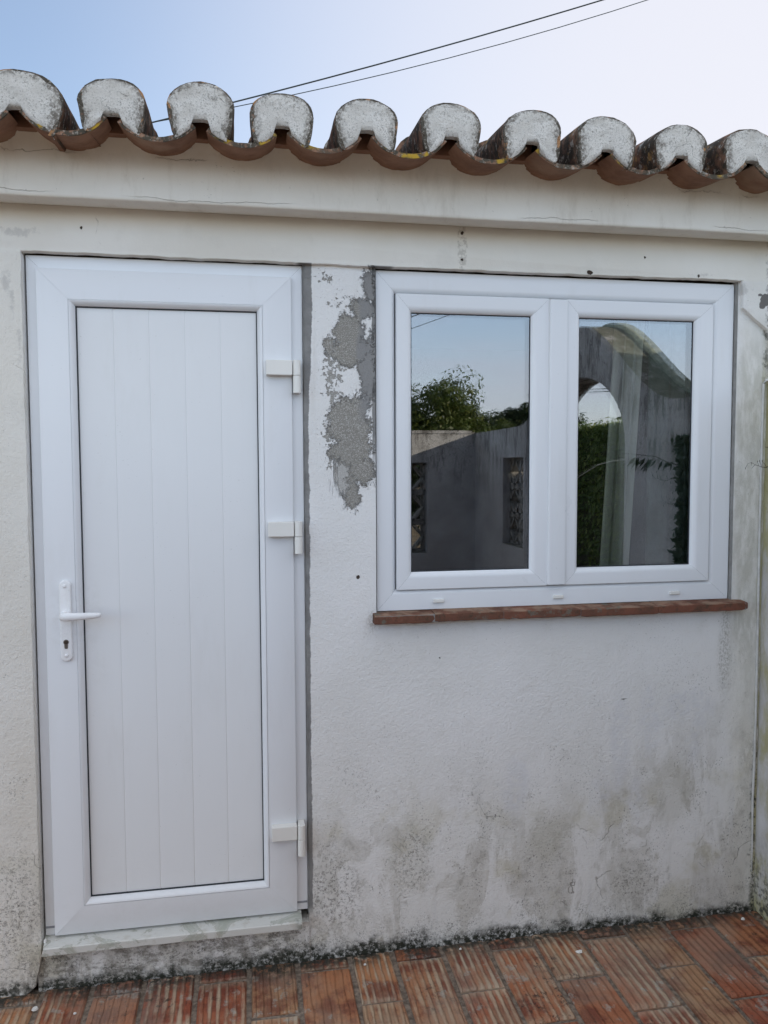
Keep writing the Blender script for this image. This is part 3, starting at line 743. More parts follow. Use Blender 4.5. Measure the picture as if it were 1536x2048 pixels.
    # channel tile between this cover and the next one
    if k+1 < len(TC):
        xm = (xc+TC[k+1])/2; half = min((TC[k+1]-xc)/2-.0215, .094); th2 = .012; zb = .837
        yfc = YF+.003+rnd.uniform(-.006, .004); ro, ri = [], []
        for ti, t_ in enumerate([0, .01, .05, .1, .16, .24, .42]):
            kf = 1-.10*t_/Lt
            for lst, extra in ((ri, 0), (ro, th2)):
                ring = []
                for j in range(21):
                    u_ = (-1+2*j/20)*half*kf; d = math.asin(max(-1, min(1, u_/RCH)))
                    z = zb+RCH-math.sqrt(RCH*RCH-u_*u_)-extra*math.cos(d); xx = xm+u_+extra*math.sin(d)
                    jit = fbm(xx, k, t_, 26, 3)*.0018
                    ring.append((xx, yfc+t_*cs+(fbm(xx, k, 1, 50, 2)*.003 if ti == 0 else 0), z+t_*sn+jit))
                lst.append(ring)
        mb = MB()
        for a, b in zip(ro, ro[1:]): mb.quadstrip(a, b)
        for a, b in zip(ri, ri[1:]): mb.quadstrip(a, b)
        mb.quadstrip(ro[0], ri[0]); mb.quadstrip(ro[-1], ri[-1])
        mb.quadstrip([r[0] for r in ro], [r[0] for r in ri]); mb.quadstrip([r[-1] for r in ro], [r[-1] for r in ri])
        part(mb, 'channel_tile', M['channel'], smooth=50)
# the rest of the tiled slope, course after course
mb = MB()
for k, xc in enumerate(TC):
    for row in range(1, 9):
        y0 = YF+row*.355; z0 = ZTOP-Rc+(y0-YF)*sn/cs+.012
        A, B = [], []
        jx, jz = rnd.uniform(-.008, .008), rnd.uniform(-.003, .005)
        for j in range(15):
            a = R(200-220*j/14); A.append((xc+jx+Rc*math.cos(a), y0, z0+jz+Rc*math.sin(a))); B.append((xc+jx+Rc*.84*math.cos(a), y0+.43*cs, z0+jz-.012+.43*sn+Rc*.84*math.sin(a)))
        A2 = [(xc+jx+(p[0]-xc-jx)*.86, p[1], z0+jz+(p[2]-z0-jz)*.86) for p in A]
        mb.quadstrip(A, B); mb.quadstrip(A, A2)
    y0, y1 = YF+.35, YF+9*.355
    if k+1 < len(TC):
        xm = (xc+TC[k+1])/2
        rs = []
        for y in (y0, y1):
            rs.append([(xm+u*.1, y, .855+RCH-math.sqrt(RCH**2-(u*.1)**2)+(y-YF)*sn/cs) for u in [-1+i/5 for i in range(11)]])
        mb.quadstrip(rs[0], rs[1])
part(mb, 'roof_slope', M['tile'], smooth=50)
mb = MB(); mb.poly([(XL, .1, .93), (XR, .1, .93), (XR, 3.4, .93+3.3*sn/cs), (XL, 3.4, .93+3.3*sn/cs)]); mb.box(XL, XR, 3.3, 3.4, .74, 1.38)
part(mb, 'roof_deck', M['dark'])

M['cable'] = flat('painted_over_cable', (.56, .555, .53), .7, var=.12)
mb = MB(); mb.tube([(1.80, -.045, .283), (1.742, -.038, .286), (1.726, -.022, .284), (1.7215, -.0165, .272), (1.7215, -.0155, .10), (1.7205, -.0160, -.2), (1.7225, -.0155, -.55), (1.7235, -.0160, -.85), (1.7215, -.0165, -1.05), (1.7185, -.0165, -1.16), (1.7215, -.0160, -1.30), (1.7235, -.0150, -1.42)], [.005, .005, .005, .0045, .0042, .004, .0042, .004, .0045, .004, .003, .001], 8)
part(mb, 'painted_cable', M['cable'], smooth=60)
# ------------------------------------------------------------------ door
door = attach(empty('door', (0, 0, 0)), HB)
def sub(mb, name, mat, parent, **k): return attach(mb.build(name, mat, None, **k), parent)
FX0, FX1, FZ0, FZ1 = -.6085, .1755, -1.398, .604
mb = MB()
pf = [(0, .055), (0, .0015), (.0015, 0), (.050, 0), (.0505, .004), (.0505, .055)]
frame_sweep(mb, FX0, FX1, FZ0-.06, FZ1, pf, sides='LRT')
# close the feet of the two posts
for xa, xb in ((FX0, FX0+.05), (FX1-.05, FX1)): mb.poly([(xa, 0, FZ0), (xb, 0, FZ0), (xb, .05, FZ0), (xa, .05, FZ0)])
mb.v = [(x, y, max(z, FZ0)) for x, y, z in mb.v]
sub(mb, 'frame', M['pvc'], door, smooth=30)
M['seal'] = flat('grey_seal', (.25, .26, .28), .5)
for xa, xb in ((FX0+.002, FX0+.034), (FX1-.034, FX1-.002)):
    mb = MB(); mb.box(xa, xb, -.0015, .004, -1.377, -1.371); sub(mb, 'frame_seal', M['seal'], door)
LX0, LX1, LZ0, LZ1 = -.5785, .1415, -1.3935, .5655
YL = -.018
lp = [(0, .004), (0, YL+.003), (.0008, YL+.0008), (.003, YL), (.0848, YL), (.0850, YL+.0022), (.0860, YL+.0022), (.0863, YL-.0005), (.0875, YL-.0015), (.0905, YL-.0005), (.0945, YL+.003), (.0985, YL+.0085), (.1015, YL+.0145), (.1018, YL+.0190)]
mb = MB(); frame_sweep(mb, LX0, LX1, LZ0, LZ1, lp); 
leaf = sub(mb, 'leaf', M['pvc'], door, smooth=32)
mb = MB(); mb.box(LX0+.004, LX1-.004, -.004, -.002, LZ0+.004, LZ1-.004)
# backing just behind the leaf face keeps the mitres closed
gx0, gx1, gz0, gz1 = LX0+.1018, LX1-.1018, LZ0+.1018, LZ1-.1018
mb = MB(); frame_sweep(mb, gx0-.0005, gx1+.0005, gz0-.0005, gz1+.0005, [(0, YL+.0165), (.0028, YL+.0165), (.0036, YL+.019), (.0036, YL+.024)], gap=0)
sub(mb, 'gasket', M['gasket'], door)
mb = MB()
pl = [gx0-.004, -.373, -.273, -.171, -.068, gx1+.004]
yp = .0035; z0_, z1_ = gz0-.004, gz1+.004
prof_ = [(pl[0], yp)]
for g_ in pl[1:-1]: prof_ += [(g_-.0045, yp), (g_-.0025, yp-.0003), (g_-.001, yp+.0003), (g_+.0003, yp+.0009), (g_+.0016, yp+.0005), (g_+.0035, yp)]
prof_ += [(pl[-1], yp)]
zz = [z0_+(z1_-z0_)*k/30 for k in range(31)]
rows = [[(x, y+nz(x*3, 0, z*2)*.0006, z) for x, y in prof_] for z in zz]
for a, b in zip(rows, rows[1:]): mb.quadstrip(a, b)
sub(mb, 'plank_panel', M['panel'], door, smooth=40)
mb = MB(); mb.box(FX0+.03, FX1-.03, .006, .03, FZ0, FZ1-.03); sub(mb, 'leaf_core', M['pvc'], door)
# hinges
def hinge(zt):
    mb = MB()
    mb.box(.064, .1415, -.045, YL-.0002, zt-.0445, zt)
    mb2 = MB()
    def knuckle(m, a, b):
        pr_ = arc(.155, -.038, .0118, 0, 360, 20)[:-1]
        m.quadstrip([(x, y, a) for x, y in pr_], [(x, y, b) for x, y in pr_], True); m.poly([(x, y, a) for x, y in pr_]); m.poly([(x, y, b) for x, y in pr_][::-1])
    h = sub(mb, 'hinge', M['hinge'], door, bevel=.002)
    knuckle(mb2, zt-.0445, zt+.0005); mb2.box(.1455, .1655, -.036, -.0005, zt-.0445, zt)
    mb2b = MB(); knuckle(mb2b, zt-.097, zt-.0455); mb2b.box(.1455, .1655, -.036, -.0005, zt-.095, zt-.047)
    sub(mb2, 'hinge_knuckle', M['hinge'], door, smooth=35, bevel=.0008, segs=1); sub(mb2b, 'hinge_knuckle', M['hinge'], door, smooth=35, bevel=.0008, segs=1)
for zt in (.3165, -.1665, -1.1065): hinge(zt)
# handle plate, lever, screws, keyhole
mb = MB(); hx, ya, yb = -.5215, YL-.0095, YL
za, zb_ = -.5655, -.3275; rw = .0165
st_ = [(hx+rw*math.cos(a), zb_-rw+rw*math.sin(a)) for a in [math.pi*k/14 for k in range(15)]]+[(hx-rw*math.cos(a), za+rw-rw*math.sin(a)) for a in [math.pi*k/14 for k in range(15)]]
mb.quadstrip([(x, yb, z) for x, z in st_], [(x, ya, z) for x, z in st_], True); mb.poly([(x, ya, z) for x, z in st_])
M['handle'] = mk_pvc('handle_coating', (.82, .82, .82), .3)
sub(mb, 'handle_plate', M['handle'], door, smooth=40, bevel=.0035, segs=3)
def lathe_y(mb, cx_, cz_, pr_, n=20):
    rings = [[(cx_+r_*math.cos(2*math.pi*j/n), y_, cz_+r_*math.sin(2*math.pi*j/n)) for j in range(n)] for r_, y_ in pr_]
    for a, b in zip(rings, rings[1:]): mb.quadstrip(a, b, True)
    mb.poly(rings[-1])
for z in (-.3435, -.5475):
    mb = MB(); lathe_y(mb, hx, z, [(.0052, ya), (.0052, ya-.0015), (.0042, ya-.003), (.0018, ya-.0036)]); sub(mb, 'screw_cap', M['handle'], door, smooth=60)
mb = MB(); lathe_y(mb, hx, -.428, [(.0135, ya), (.0135, ya-.005), (.0125, ya-.006), (.0105, ya-.006), (.0105, -.062)])
# lever: elliptical sections swept out of the hub and along the door
ctr = [(hx, -.034, -.4275, .010, .010), (hx, -.050, -.4275, .0105, .0105), (hx+.002, -.062, -.427, .0125, .0125), (hx+.010, -.068, -.4265, .0125, .0085), (hx+.025, -.070, -.4265, .0112, .0075), (hx+.05, -.070, -.4262, .0104, .007), (hx+.075, -.069, -.4258, .0094, .0065), (hx+.095, -.067, -.4252, .0078, .006), (hx+.1035, -.066, -.4247, .0064, .005), (hx+.1050, -.066, -.4247, .0048, .004)]
rings = []
for i, (x, y, z, rz, ry) in enumerate(ctr):
    a = Vector(ctr[max(i-1, 0)][:3]); b = Vector(ctr[min(i+1, len(ctr)-1)][:3]); t_ = (b-a).normalized()
    if i < 2: t_ = Vector((0, -1, 0))
    u_ = Vector((0, 0, 1)); q_ = t_.cross(u_).normalized()
    rings.append([tuple(Vector((x, y, z))+u_*rz*math.sin(2*math.pi*j/18)+q_*ry*math.cos(2*math.pi*j/18)) for j in range(18)])
for a, b in zip(rings, rings[1:]): mb.quadstrip(a, b, True)
mb.poly(rings[-1])
sub(mb, 'handle', M['handle'], door, smooth=60)
mb = MB(); n_ = 20; kz = -.508
kp = [(hx+.0075*math.cos(a), kz+.0075*math.sin(a)) for a in [R(-48+276*k/n_) for k in range(n_+1)]]+[(hx-.0045, kz-.0175), (hx-.003, kz-.0195), (hx+.003, kz-.0195), (hx+.0045, kz-.0175)]
mb.quadstrip([(x, ya+.001, z) for x, z in kp], [(x, ya-.0012, z) for x, z in kp], True); mb.poly([(x, ya-.0012, z) for x, z in kp])
kc = sub(mb, 'lock_cylinder', M['steel'], door)
mb = MB(); lathe_y(mb, hx, kz, [(.0055, ya-.0012), (.0055, ya-.0022), (.0045, ya-.0024)]); mb.box(hx-.0007, hx+.0007, ya-.0029, ya-.0023, kz-.004, kz+.004)
sub(mb, 'key_plug', flat('key_brass', (.10, .085, .07), .35, .5, metal=.9), door)
# marble step
mb = MB(); n_ = 40
top_b, top_f, fr_f, fr_b = [], [], [], []
for i in range(n_+1):
    x = -.6125+(.1535+.6125)*i/n_; w_ = fbm(x, 3, 0, 14, 3)*.0006
    cut = .010*max(0, 1-i/1.2)
    top_b.append((x, .02, -1.3995)); top_f.append((x+cut, -.0565+w_, -1.4045-w_)); fr_f.append((x+cut, -.0590+w_, -1.408)); fr_b.append((x+cut*.4, -.0585+w_, -1.4275+w_*2))
bb = [(p[0], .02, -1.430) for p in fr_b]
for a, b in zip([top_b, top_f, fr_f, fr_b], [top_f, fr_f, fr_b, bb]): mb.quadstrip(a, b)
for e in (0, -1): mb.poly([top_b[e], top_f[e], fr_f[e], fr_b[e], bb[e]])
sub(mb, 'marble_step', M['marble'], door, smooth=30)
# cement joint at the hinge side and dark gap at the latch side
mb = MB()
A, B = [], []
for k in range(71):
    z = -1.41+(.606+1.41)*k/70; A.append((.1757, .003+nz(z*20)*.002, z)); B.append((.1800+.0, -.0125+nz(z*31)*.001, z))
mb.quadstrip(A, B); sub(mb, 'mortar_joint', M['foam'], door, smooth=60)

# ------------------------------------------------------------------ window
win = attach(empty('window', (0, 0, 0)), HB)
WX0, WX1, WZ0, WZ1 = .4000, 1.6165, -.4560, .6010
mb = MB()
wp = [(0, .06), (0, .0012), (.0012, 0), (.0470, 0), (.0510, .0010), (.0560, .0045), (.0600, .0100), (.0618, .0150), (.0622, .022), (.0622, .06)]
frame_sweep(mb, WX0, WX1, WZ0, WZ1, wp, k=(1, 1.19, 1.07, 1.06))
sub(mb, 'frame', M['pvc'], win, smooth=32)
mb = MB(); frame_sweep(mb, WX0+.003, WX1-.003, WZ0+.003, WZ1-.003, [(0, .012), (.052, .012)], gap=0)
sub(mb, 'frame_core', M['gasket'], win)
mb = MB(); frame_sweep(mb, WX0+.060, WX1-.069, WZ0+.060, WZ1-.063, [(0, .020), (.02, .020)], gap=0)
sub(mb, 'frame_gasket', M['gasket'], win)
def sash(x0, x1, sides='LRTB'):
    z0, z1 = -.3905, .5320; ys = -.006
    mb = MB()
    sp = [(0, .03), (0, ys+.0012), (.0012, ys), (.0315, ys), (.0360, ys+.0010), (.0410, ys+.0042), (.0452, ys+.0095), (.0470, ys+.014), (.0473, ys+.022)]
    kk = (1.03, 1.31 if x1 > 1.2 else 1.2, 1.15, 1.15); frame_sweep(mb, x0, x1, z0, z1, sp, k=kk); sub(mb, 'sash', M['pvc'], win, smooth=32)
    mb = MB(); frame_sweep(mb, x0+.003, x1-.003, z0+.003, z1-.003, [(0, ys+.008), (.036, ys+.008)], gap=0); sub(mb, 'sash_core', M['gasket'], win)
    mb = MB(); frame_sweep(mb, x0+.0466*kk[0], x1-.0466*kk[1], z0+.0466*kk[3], z1-.0466*kk[2], [(0, ys+.0185), (.0034, ys+.0185), (.0040, ys+.021)], gap=0); sub(mb, 'glazing_gasket', M['gasket'], win)
    mb = MB(); mb.poly([(x0+.04, ys+.0205, z0+.04), (x1-.04, ys+.0205, z0+.04), (x1-.04, ys+.0205, z1-.04), (x0+.04, ys+.0205, z1-.04)])
    g_ = sub(mb, 'glass_pane', M['glass'], win)
    mb = MB(); mb.poly([(x0+.04, ys+.0365, z0+.04), (x1-.04, ys+.0375, z0+.04), (x1-.04, ys+.0383, z1-.04), (x0+.04, ys+.0373, z1-.04)])
    sub(mb, 'inner_glass_pane', M['glass_in'], win); return g_
sash(.4645, .9630); sash(1.0215, 1.5385)
mb = MB()
mp_ = [(.9618, .012), (.9618, -.012), (.9632, -.0150), (.9665, -.0165), (.9700, -.0162), (.9865, -.0160), (1.0170, -.0160), (1.0205, -.0150), (1.0222, -.012), (1.0222, .012)]
mb.quadstrip([(x, y, -.3865) for x, y in mp_], [(x, y, .5285) for x, y in mp_]); mb.poly([(x, y, -.3865) for x, y in mp_]); mb.poly([(x, y, .5285) for x, y in mp_][::-1])
sub(mb, 'mullion', M['pvc'], win, smooth=32)
for x in (.600, 1.003, 1.417):
    mb = MB(); mb.box(x-.0175, x+.0175, -.0075, .001, -.4345, -.4235); sub(mb, 'drain_cap', M['hinge'], win, bevel=.0015)
for x0, x1 in ((.3972, .4000), (1.6165, 1.6232)):
    mb = MB(); A = [(x0, -.006+nz(z*.1)*.001, -.458+1.066*z/40) for z in range(41)]; B = [(x1, -.011+nz(z*.3)*.001, -.458+1.066*z/40) for z in range(41)]; mb.quadstrip(A, B)
    sub(mb, 'mortar_joint', M['foam'], win, smooth=60)
# brick sill, five flat bricks end to end
cuts = [.3845, .575, .80, 1.06, 1.33, 1.659]
verts, faces, att = [], [], []
for bi, (a, b) in enumerate(zip(cuts, cuts[1:])):
    q = rnd.random(); n_ = 14; dy, dz = rnd.uniform(-.002, .002), rnd.uniform(-.0015, .0015)
    rings = []
    for i in range(n_+1):
        x = a+.0008+(b-a-.0016)*i/n_
        e = .0012 if i in (0, n_) else 0
        if bi == 4 and i == n_: e = .005
        w1, w2 = fbm(x, 1, 0, 40, 3)*.0016, fbm(x, 5, 0, 40, 3)*.0016
        yf_ = -.0565+dy+w1+e; zt_, zb_ = -.4615+dz+w2-e*.5, -.4865+dz+w1+e*.5
        rings.append([(x, .01, zt_+.0055), (x, -.02, zt_+.004), (x, yf_+.003, zt_+.001), (x, yf_+.0005, zt_-.0015), (x, yf_, (zt_+zb_)/2), (x, yf_+.0008, zb_+.002), (x, yf_+.003, zb_), (x, .01, zb_)])
    base = len(verts)
    for r_ in rings: verts += r_
    m_ = 8
    for i in range(n_):
        for j in range(m_-1): k = base+i*m_+j; faces.append((k, k+1, k+m_+1, k+m_)); att += [(q, 0, 0)]*4
    faces.append(tuple(base+j for j in range(m_))); att += [(q, 0, 0)]*m_
    faces.append(tuple(base+n_*m_+j for j in range(m_))); att += [(q, 0, 0)]*m_
me = bpy.data.meshes.new('sill'); me.from_pydata(verts, [], faces)
si = link('sill', me, M['sill'], smooth=40); attr_from_list(si, 'tile', att); attach(si, win)
mb = MB(); mb.box(.392, 1.65, -.0535, .01, -.4855, -.4625); sub(mb, 'sill_mortar', M['foam'], win)

# curtain inside the right-hand sash
mb = MB(); rows = []
for j in range(30):
    v = j/29; z = -.40+1.0*v; rows.append([])
    for i in range(121):
        u = i/120; x = 1.229+.052*v+(.098+.004*v)*u; ph = u*math.pi*2*2.6
        rows[-1].append((x+.006*math.sin(ph*2+v), .17+.024*math.sin(ph)+.008*math.sin(ph*2.3+1), z))
for a, b in zip(rows, rows[1:]): mb.quadstrip(a, b)
o = mb.build('curtain', M['curtain'], smooth=60)
tag(o, 'pale folded curtain hanging inside behind the right-hand window pane', 'curtain')
mb = MB(); rows = []
for j in range(10):
    z = -.5+1.15*j/9
    rows.append([(1.42+.22*i/60, .20+.02*math.sin(i/60*math.pi*2*2.6), z) for i in range(61)])
for a, b in zip(rows, rows[1:]): mb.quadstrip(a, b)
tag(mb.build('curtain', flat('dark_curtain_cloth', (.10, .13, .11), .9, .1), smooth=60), 'dark green curtain edge inside at the far right of the right-hand pane', 'curtain')

# ------------------------------------------------------------------ garden walls that enclose the yard
SX = 1.7365
gw = empty('garden_wall', (SX+.1, -1.7, G)); tag(gw, 'stained side wall with a bell-shaped top and an arched opening, right of the window', 'wall')
def ztop(y):
    d = min(1., abs(y-1.50)/(1.02 if y < 1.5 else .88)); base = .292-.022*min(1, y/3.)
    return base+(.748-base)*.5*(1+math.cos(math.pi*d))
AC, AA, AS, AH = 1.53, .575, .10, .365
PANEL = (2.30, 2.70, -.53, .055)
ysamp = sorted(set([0, .03, .1, .2, .3]+[i*.04 for i in range(90) if i*.04 <= 3.56]+[3.56, AC-AA, AC+AA, PANEL[0], PANEL[1]]+[AC+AA*math.cos(math.pi*k/24) for k in range(25)]))
def zarch(y):
    t_ = (y-AC)/AA; return AS+AH*math.sqrt(max(0, 1-t_*t_))
mb = MB(); x0, x1 = SX, SX+.20
for a, b in zip(ysamp, ysamp[1:]):
    m_ = (a+b)/2; ta, tb = ztop(a)-.02, ztop(b)-.02
    spans = [((G-.05, G-.05), (ta, tb))]
    if AC-AA < m_ < AC+AA: spans = [((zarch(a), zarch(b)), (ta, tb)), ((G-.05, G-.05), (G+.22, G+.22))]
    elif PANEL[0] < m_ < PANEL[1]: spans = [((G-.05, G-.05), (PANEL[2], PANEL[2])), ((PANEL[3], PANEL[3]), (ta, tb))]
    for (l0, l1), (h0, h1) in spans:
        N = 4
        for xx in (x0, x1):
            for q in range(N):
                za0, za1 = l0+(h0-l0)*q/N, l0+(h0-l0)*(q+1)/N; zb0, zb1 = l1+(h1-l1)*q/N, l1+(h1-l1)*(q+1)/N
                mb.poly([(xx, -a, za0), (xx, -b, zb0), (xx, -b, zb1), (xx, -a, za1)])
        mb.poly([(x0, -a, l0), (x0, -b, l1), (x1, -b, l1), (x1, -a, l0)]); mb.poly([(x0, -a, h0), (x0, -b, h1), (x1, -b, h1), (x1, -a, h0)])
for yv, lo_, hi_ in ((AC-AA, G+.22, AS), (AC+AA, G+.22, AS), (PANEL[0], PANEL[2], PANEL[3]), (PANEL[1], PANEL[2], PANEL[3]), (3.56, G-.05, .22)):
    mb.poly([(x0, -yv, lo_), (x1, -yv, lo_), (x1, -yv, hi_), (x0, -yv, hi_)])
def gsub(mb, name, mat, parent, **k): return attach(mb.build(name, mat, None, **k), parent)
gsub(mb, 'wall_face', M['garden'], gw, smooth=30)
mb = MB(); rr = []
for y in sorted(set([y for y in ysamp if y > .0]+[.012])):
    if y < .034 and y > .02: continue
    z = ztop(y); j = fbm(0, y, 0, 9, 3)*.004
    rr.append([(x1-.045+j, -y, z-.034), (x1-.045+j, -y, z-.004), (x1-.038, -y, z+.002+j*.5), (x1+.015, -y, z+.002), (x1+.022, -y, z-.004), (x1+.022, -y, z-.034)])
for a, b in zip(rr, rr[1:]): mb.quadstrip(a, b, True)
mb.poly(rr[0]); mb.poly(rr[-1][::-1])
gsub(mb, 'coping', M['coping'], gw, smooth=35)
def breeze(mbk, o, ux, d, w, h):
    """one pierced block: frame with a diamond cross; o = corner, ux = along-wall unit vector, d = depth vector"""
    o = Vector(o); ux = Vector(ux); d = Vector(d); uz = Vector((0, 0, 1)); t = .022
    def bar(p, q, th):
        p = Vector(p); q = Vector(q); dirn = (q-p).normalized(); nrm = dirn.cross(d.normalized()).normalized()*th/2
        c = [p+nrm, q+nrm, q-nrm, p-nrm]; c2 = [v+d for v in c]
        mbk.poly([tuple(v) for v in c]); mbk.poly([tuple(v) for v in c2[::-1]])
        for k in range(4): mbk.poly([tuple(c[k]), tuple(c[(k+1) % 4]), tuple(c2[(k+1) % 4]), tuple(c2[k])])
    P_ = lambda u, v: o+ux*(u*w)+uz*(v*h)
    e = t/2/w; ez = t/2/h
    bar(P_(0, ez), P_(1, ez), t); bar(P_(0, 1-ez), P_(1, 1-ez), t); bar(P_(e, 0.02), P_(e, .98), t*.98); bar(P_(1-e, .02), P_(1-e, .98), t*.98)
    bar(P_(.5, .04), P_(.96, .5), t*.8); bar(P_(.96, .5), P_(.5, .96), t*.82); bar(P_(.5, .96), P_(.04, .5), t*.8); bar(P_(.04, .5), P_(.5, .04), t*.82)
bw, bh = .2, .195
for r_ in range(3):
    for c in range(2):
        mb = MB(); breeze(mb, (SX+.05, -(PANEL[0]+c*bw), PANEL[2]+r_*bh), (0, -1, 0), (.09, 0, 0), bw, bh); gsub(mb, 'pierced_block', M['block'], gw)
YB = -3.36
bw_ = empty('garden_wall', (-.5, YB-.1, G)); tag(bw_, 'straight rear yard wall with pierced blocks, seen reflected in the left-hand pane', 'wall')
px0, px1, pz0, pz1 = .96, 1.36, -.66, .027
zt_ = .258
mb = MB(); mb.v, mb.f = [], []
xsL = [-2.9+.1*i for i in range(47)]+[SX-.001]
def rect(mb, a, b, c, d, y): mb.poly([(a, y, c), (b, y, c), (b, y, d), (a, y, d)])
for y in (YB, YB-.2):
    rect(mb, -2.9, px0, G-.05, zt_, y); rect(mb, px1, SX-.001, G-.05, zt_, y); rect(mb, px0, px1, G-.05, pz0, y); rect(mb, px0, px1, pz1, zt_, y)
mb.poly([(-2.9, YB, zt_), (SX-.001, YB, zt_), (SX-.001, YB-.2, zt_), (-2.9, YB-.2, zt_)])
for x in (px0, px1): mb.poly([(x, YB, pz0), (x, YB-.2, pz0), (x, YB-.2, pz1), (x, YB, pz1)])
for z in (pz0, pz1): mb.poly([(px0, YB, z), (px1, YB, z), (px1, YB-.2, z), (px0, YB-.2, z)])
mb.poly([(-2.9, YB, G), (-2.9, YB-.2, G), (-2.9, YB-.2, zt_), (-2.9, YB, zt_)])
gsub(mb, 'wall_face', M['garden'], bw_)
mb = MB(); rr = []
for i in range(60):
    x = -2.9+(SX-.024+2.9)*i/59; j = fbm(x, 0, 0, 9, 3)*.004
    rr.append([(x, YB+.008+j, zt_-.01), (x, YB+.008+j, zt_+.012+j), (x, YB-.208, zt_+.014), (x, YB-.208, zt_-.01)])
for a, b in zip(rr, rr[1:]): mb.quadstrip(a, b, True)
mb.poly(rr[0]); mb.poly(rr[-1][::-1])
gsub(mb, 'coping', M['garden'], bw_, smooth=40)
for r_ in range(3):
    for c in range(2):
        mb = MB(); breeze(mb, (px0+c*bw, YB-.06, pz0+r_*.229), (1, 0, 0), (0, -.09, 0), bw, .229); gsub(mb, 'pierced_block', M['block'], bw_)

# ------------------------------------------------------------------ planting
def leaves(name, mat, parent, n, inside, size, seed, up=.5):
    """many small leaf-sized quads; inside(rng) -> (point, outward normal)"""
    g = random.Random(seed); V, F, A = [], [], []
    for _ in range(n):
        p, nn = inside(g)
        nn = (nn+Vector((g.gauss(0, .6), g.gauss(0, .6), g.gauss(0, .6)+up*.6))).normalized()
        t = nn.cross(Vector((g.gauss(0, 1), g.gauss(0, 1), g.gauss(0, 1)))).normalized(); b = nn.cross(t)
        s_ = size*g.uniform(.6, 1.4); i = len(V)
        V += [tuple(p-t*s_), tuple(p+b*s_*.42-t*s_*.1), tuple(p+t*s_), tuple(p-b*s_*.42-t*s_*.1)]; F.append((i, i+1, i+2, i+3)); A += [(g.random(), g.random(), 0)]*4
    me = bpy.data.meshes.new(name); me.from_pydata(V, [], F); o = link(name, me, mat); attr_from_list(o, 'tile', A)
    return attach(o, parent) if parent else o
def tree(name, label, x, y, clumps, mat, n, size, seed, group=None):
    t = empty(name, (x, y, G)); tag(t, label, 'tree', group)
    g0 = random.Random(seed); sub_ = []
    for (cx_, cy_, cz_, r_) in clumps:
        for _ in range(14):
            d = Vector((g0.gauss(0, 1), g0.gauss(0, 1), g0.gauss(0, .9))).normalized()*r_*g0.uniform(.35, .95)
            sub_.append((Vector((x+cx_, y+cy_, cz_))+d, r_*g0.uniform(.22, .5)))
    def ins(g):
        c, r_ = g.choice(sub_); d = Vector((g.gauss(0, 1), g.gauss(0, 1), g.gauss(0, 1))).normalized()
        return c+d*r_*g.random()**.45*1.08, d
    leaves('crown', mat, t, n, ins, size, seed+1)
    mb = MB(); top = max(c[2] for c in clumps)
    mb.tube([(x, y, G-.1), (x+.04, y, G+.6), (x-.02, y+.03, (G+top)/2), (x+.02, y, top-.3)], [.13, .11, .08, .03], 10)
    for (cx_, cy_, cz_, r_) in clumps: mb.tube([(x, y, G+.7), (x+cx_*.5, y+cy_*.5, (G+cz_)/2+.3), (x+cx_, y+cy_, cz_)], [.06, .04, .015], 7)
    attach(mb.build('trunk', M['bark'], smooth=60), t)
    return t
# (the yard wall hides everything below z = .25 as seen in the pane)
tree('evergreen_tree', 'broad sunlit evergreen tree beyond the rear wall, left in the left-hand pane', 1.6, -7.2,
     [(-.5, .1, .40, .72), (.15, 0, .46, .68), (.35, -.1, .40, .66), (.68, .1, .50, .66), (.92, 0, .44, .60), (1.15, .1, .22, .52), (1.42, .1, .22, .50), (1.72, .1, .12, .46), (2.05, .1, -.06, .40), (.5, .2, -.1, .8), (1.2, .1, -.2, .7)], M['leaf'], 75000, .030, 11)
tree('evergreen_tree', 'far dark tree beyond the rear wall, right in the left-hand pane', 5.4, -13.5,
     [(-.9, 0, .62, .65), (.1, 0, .85, .62), (.9, 0, .72, .6), (-.2, .3, -.1, .9), (1.25, 0, .62, .6)], M['leaf_dark'], 20000, .05, 21)
def hedge(name, label, x0, x1, y0, y1, zt, n, seed):
    h = empty(name, ((x0+x1)/2, (y0+y1)/2, G)); tag(h, label, 'hedge')
    def ins(g):
        q = g.random()
        y = g.uniform(y0, y1)
        if q < .45: x = x0+abs(g.gauss(0, .05))+nz(y*2, 0)*.08; z = G+(zt-G)*math.sqrt(g.random()); nn = Vector((-1, 0, .3))
        else: x = g.uniform(x0, x1); z = zt-abs(g.gauss(0, .03))+fbm(x, y, 0, 3.5, 3)*.05+(g.random() < .22)*g.uniform(0, .07); nn = Vector((.8, .5, .6)) if g.random() < .6 else Vector((0, 0, 1))
        return Vector((x, y, z)), nn
    leaves('foliage', M['hedge'], h, n, ins, .024, seed)
    mb = MB(); mb.box(x0+.09, x1-.09, y0, y1, G, zt-.09); attach(mb.build('inner_branches', M['bark']), h)
hedge('clipped_hedge', 'dense clipped green hedge beyond the arched opening, reflected in the right-hand pane', 3.0, 3.9, -6.4, -1.2, .335, 42000, 31)
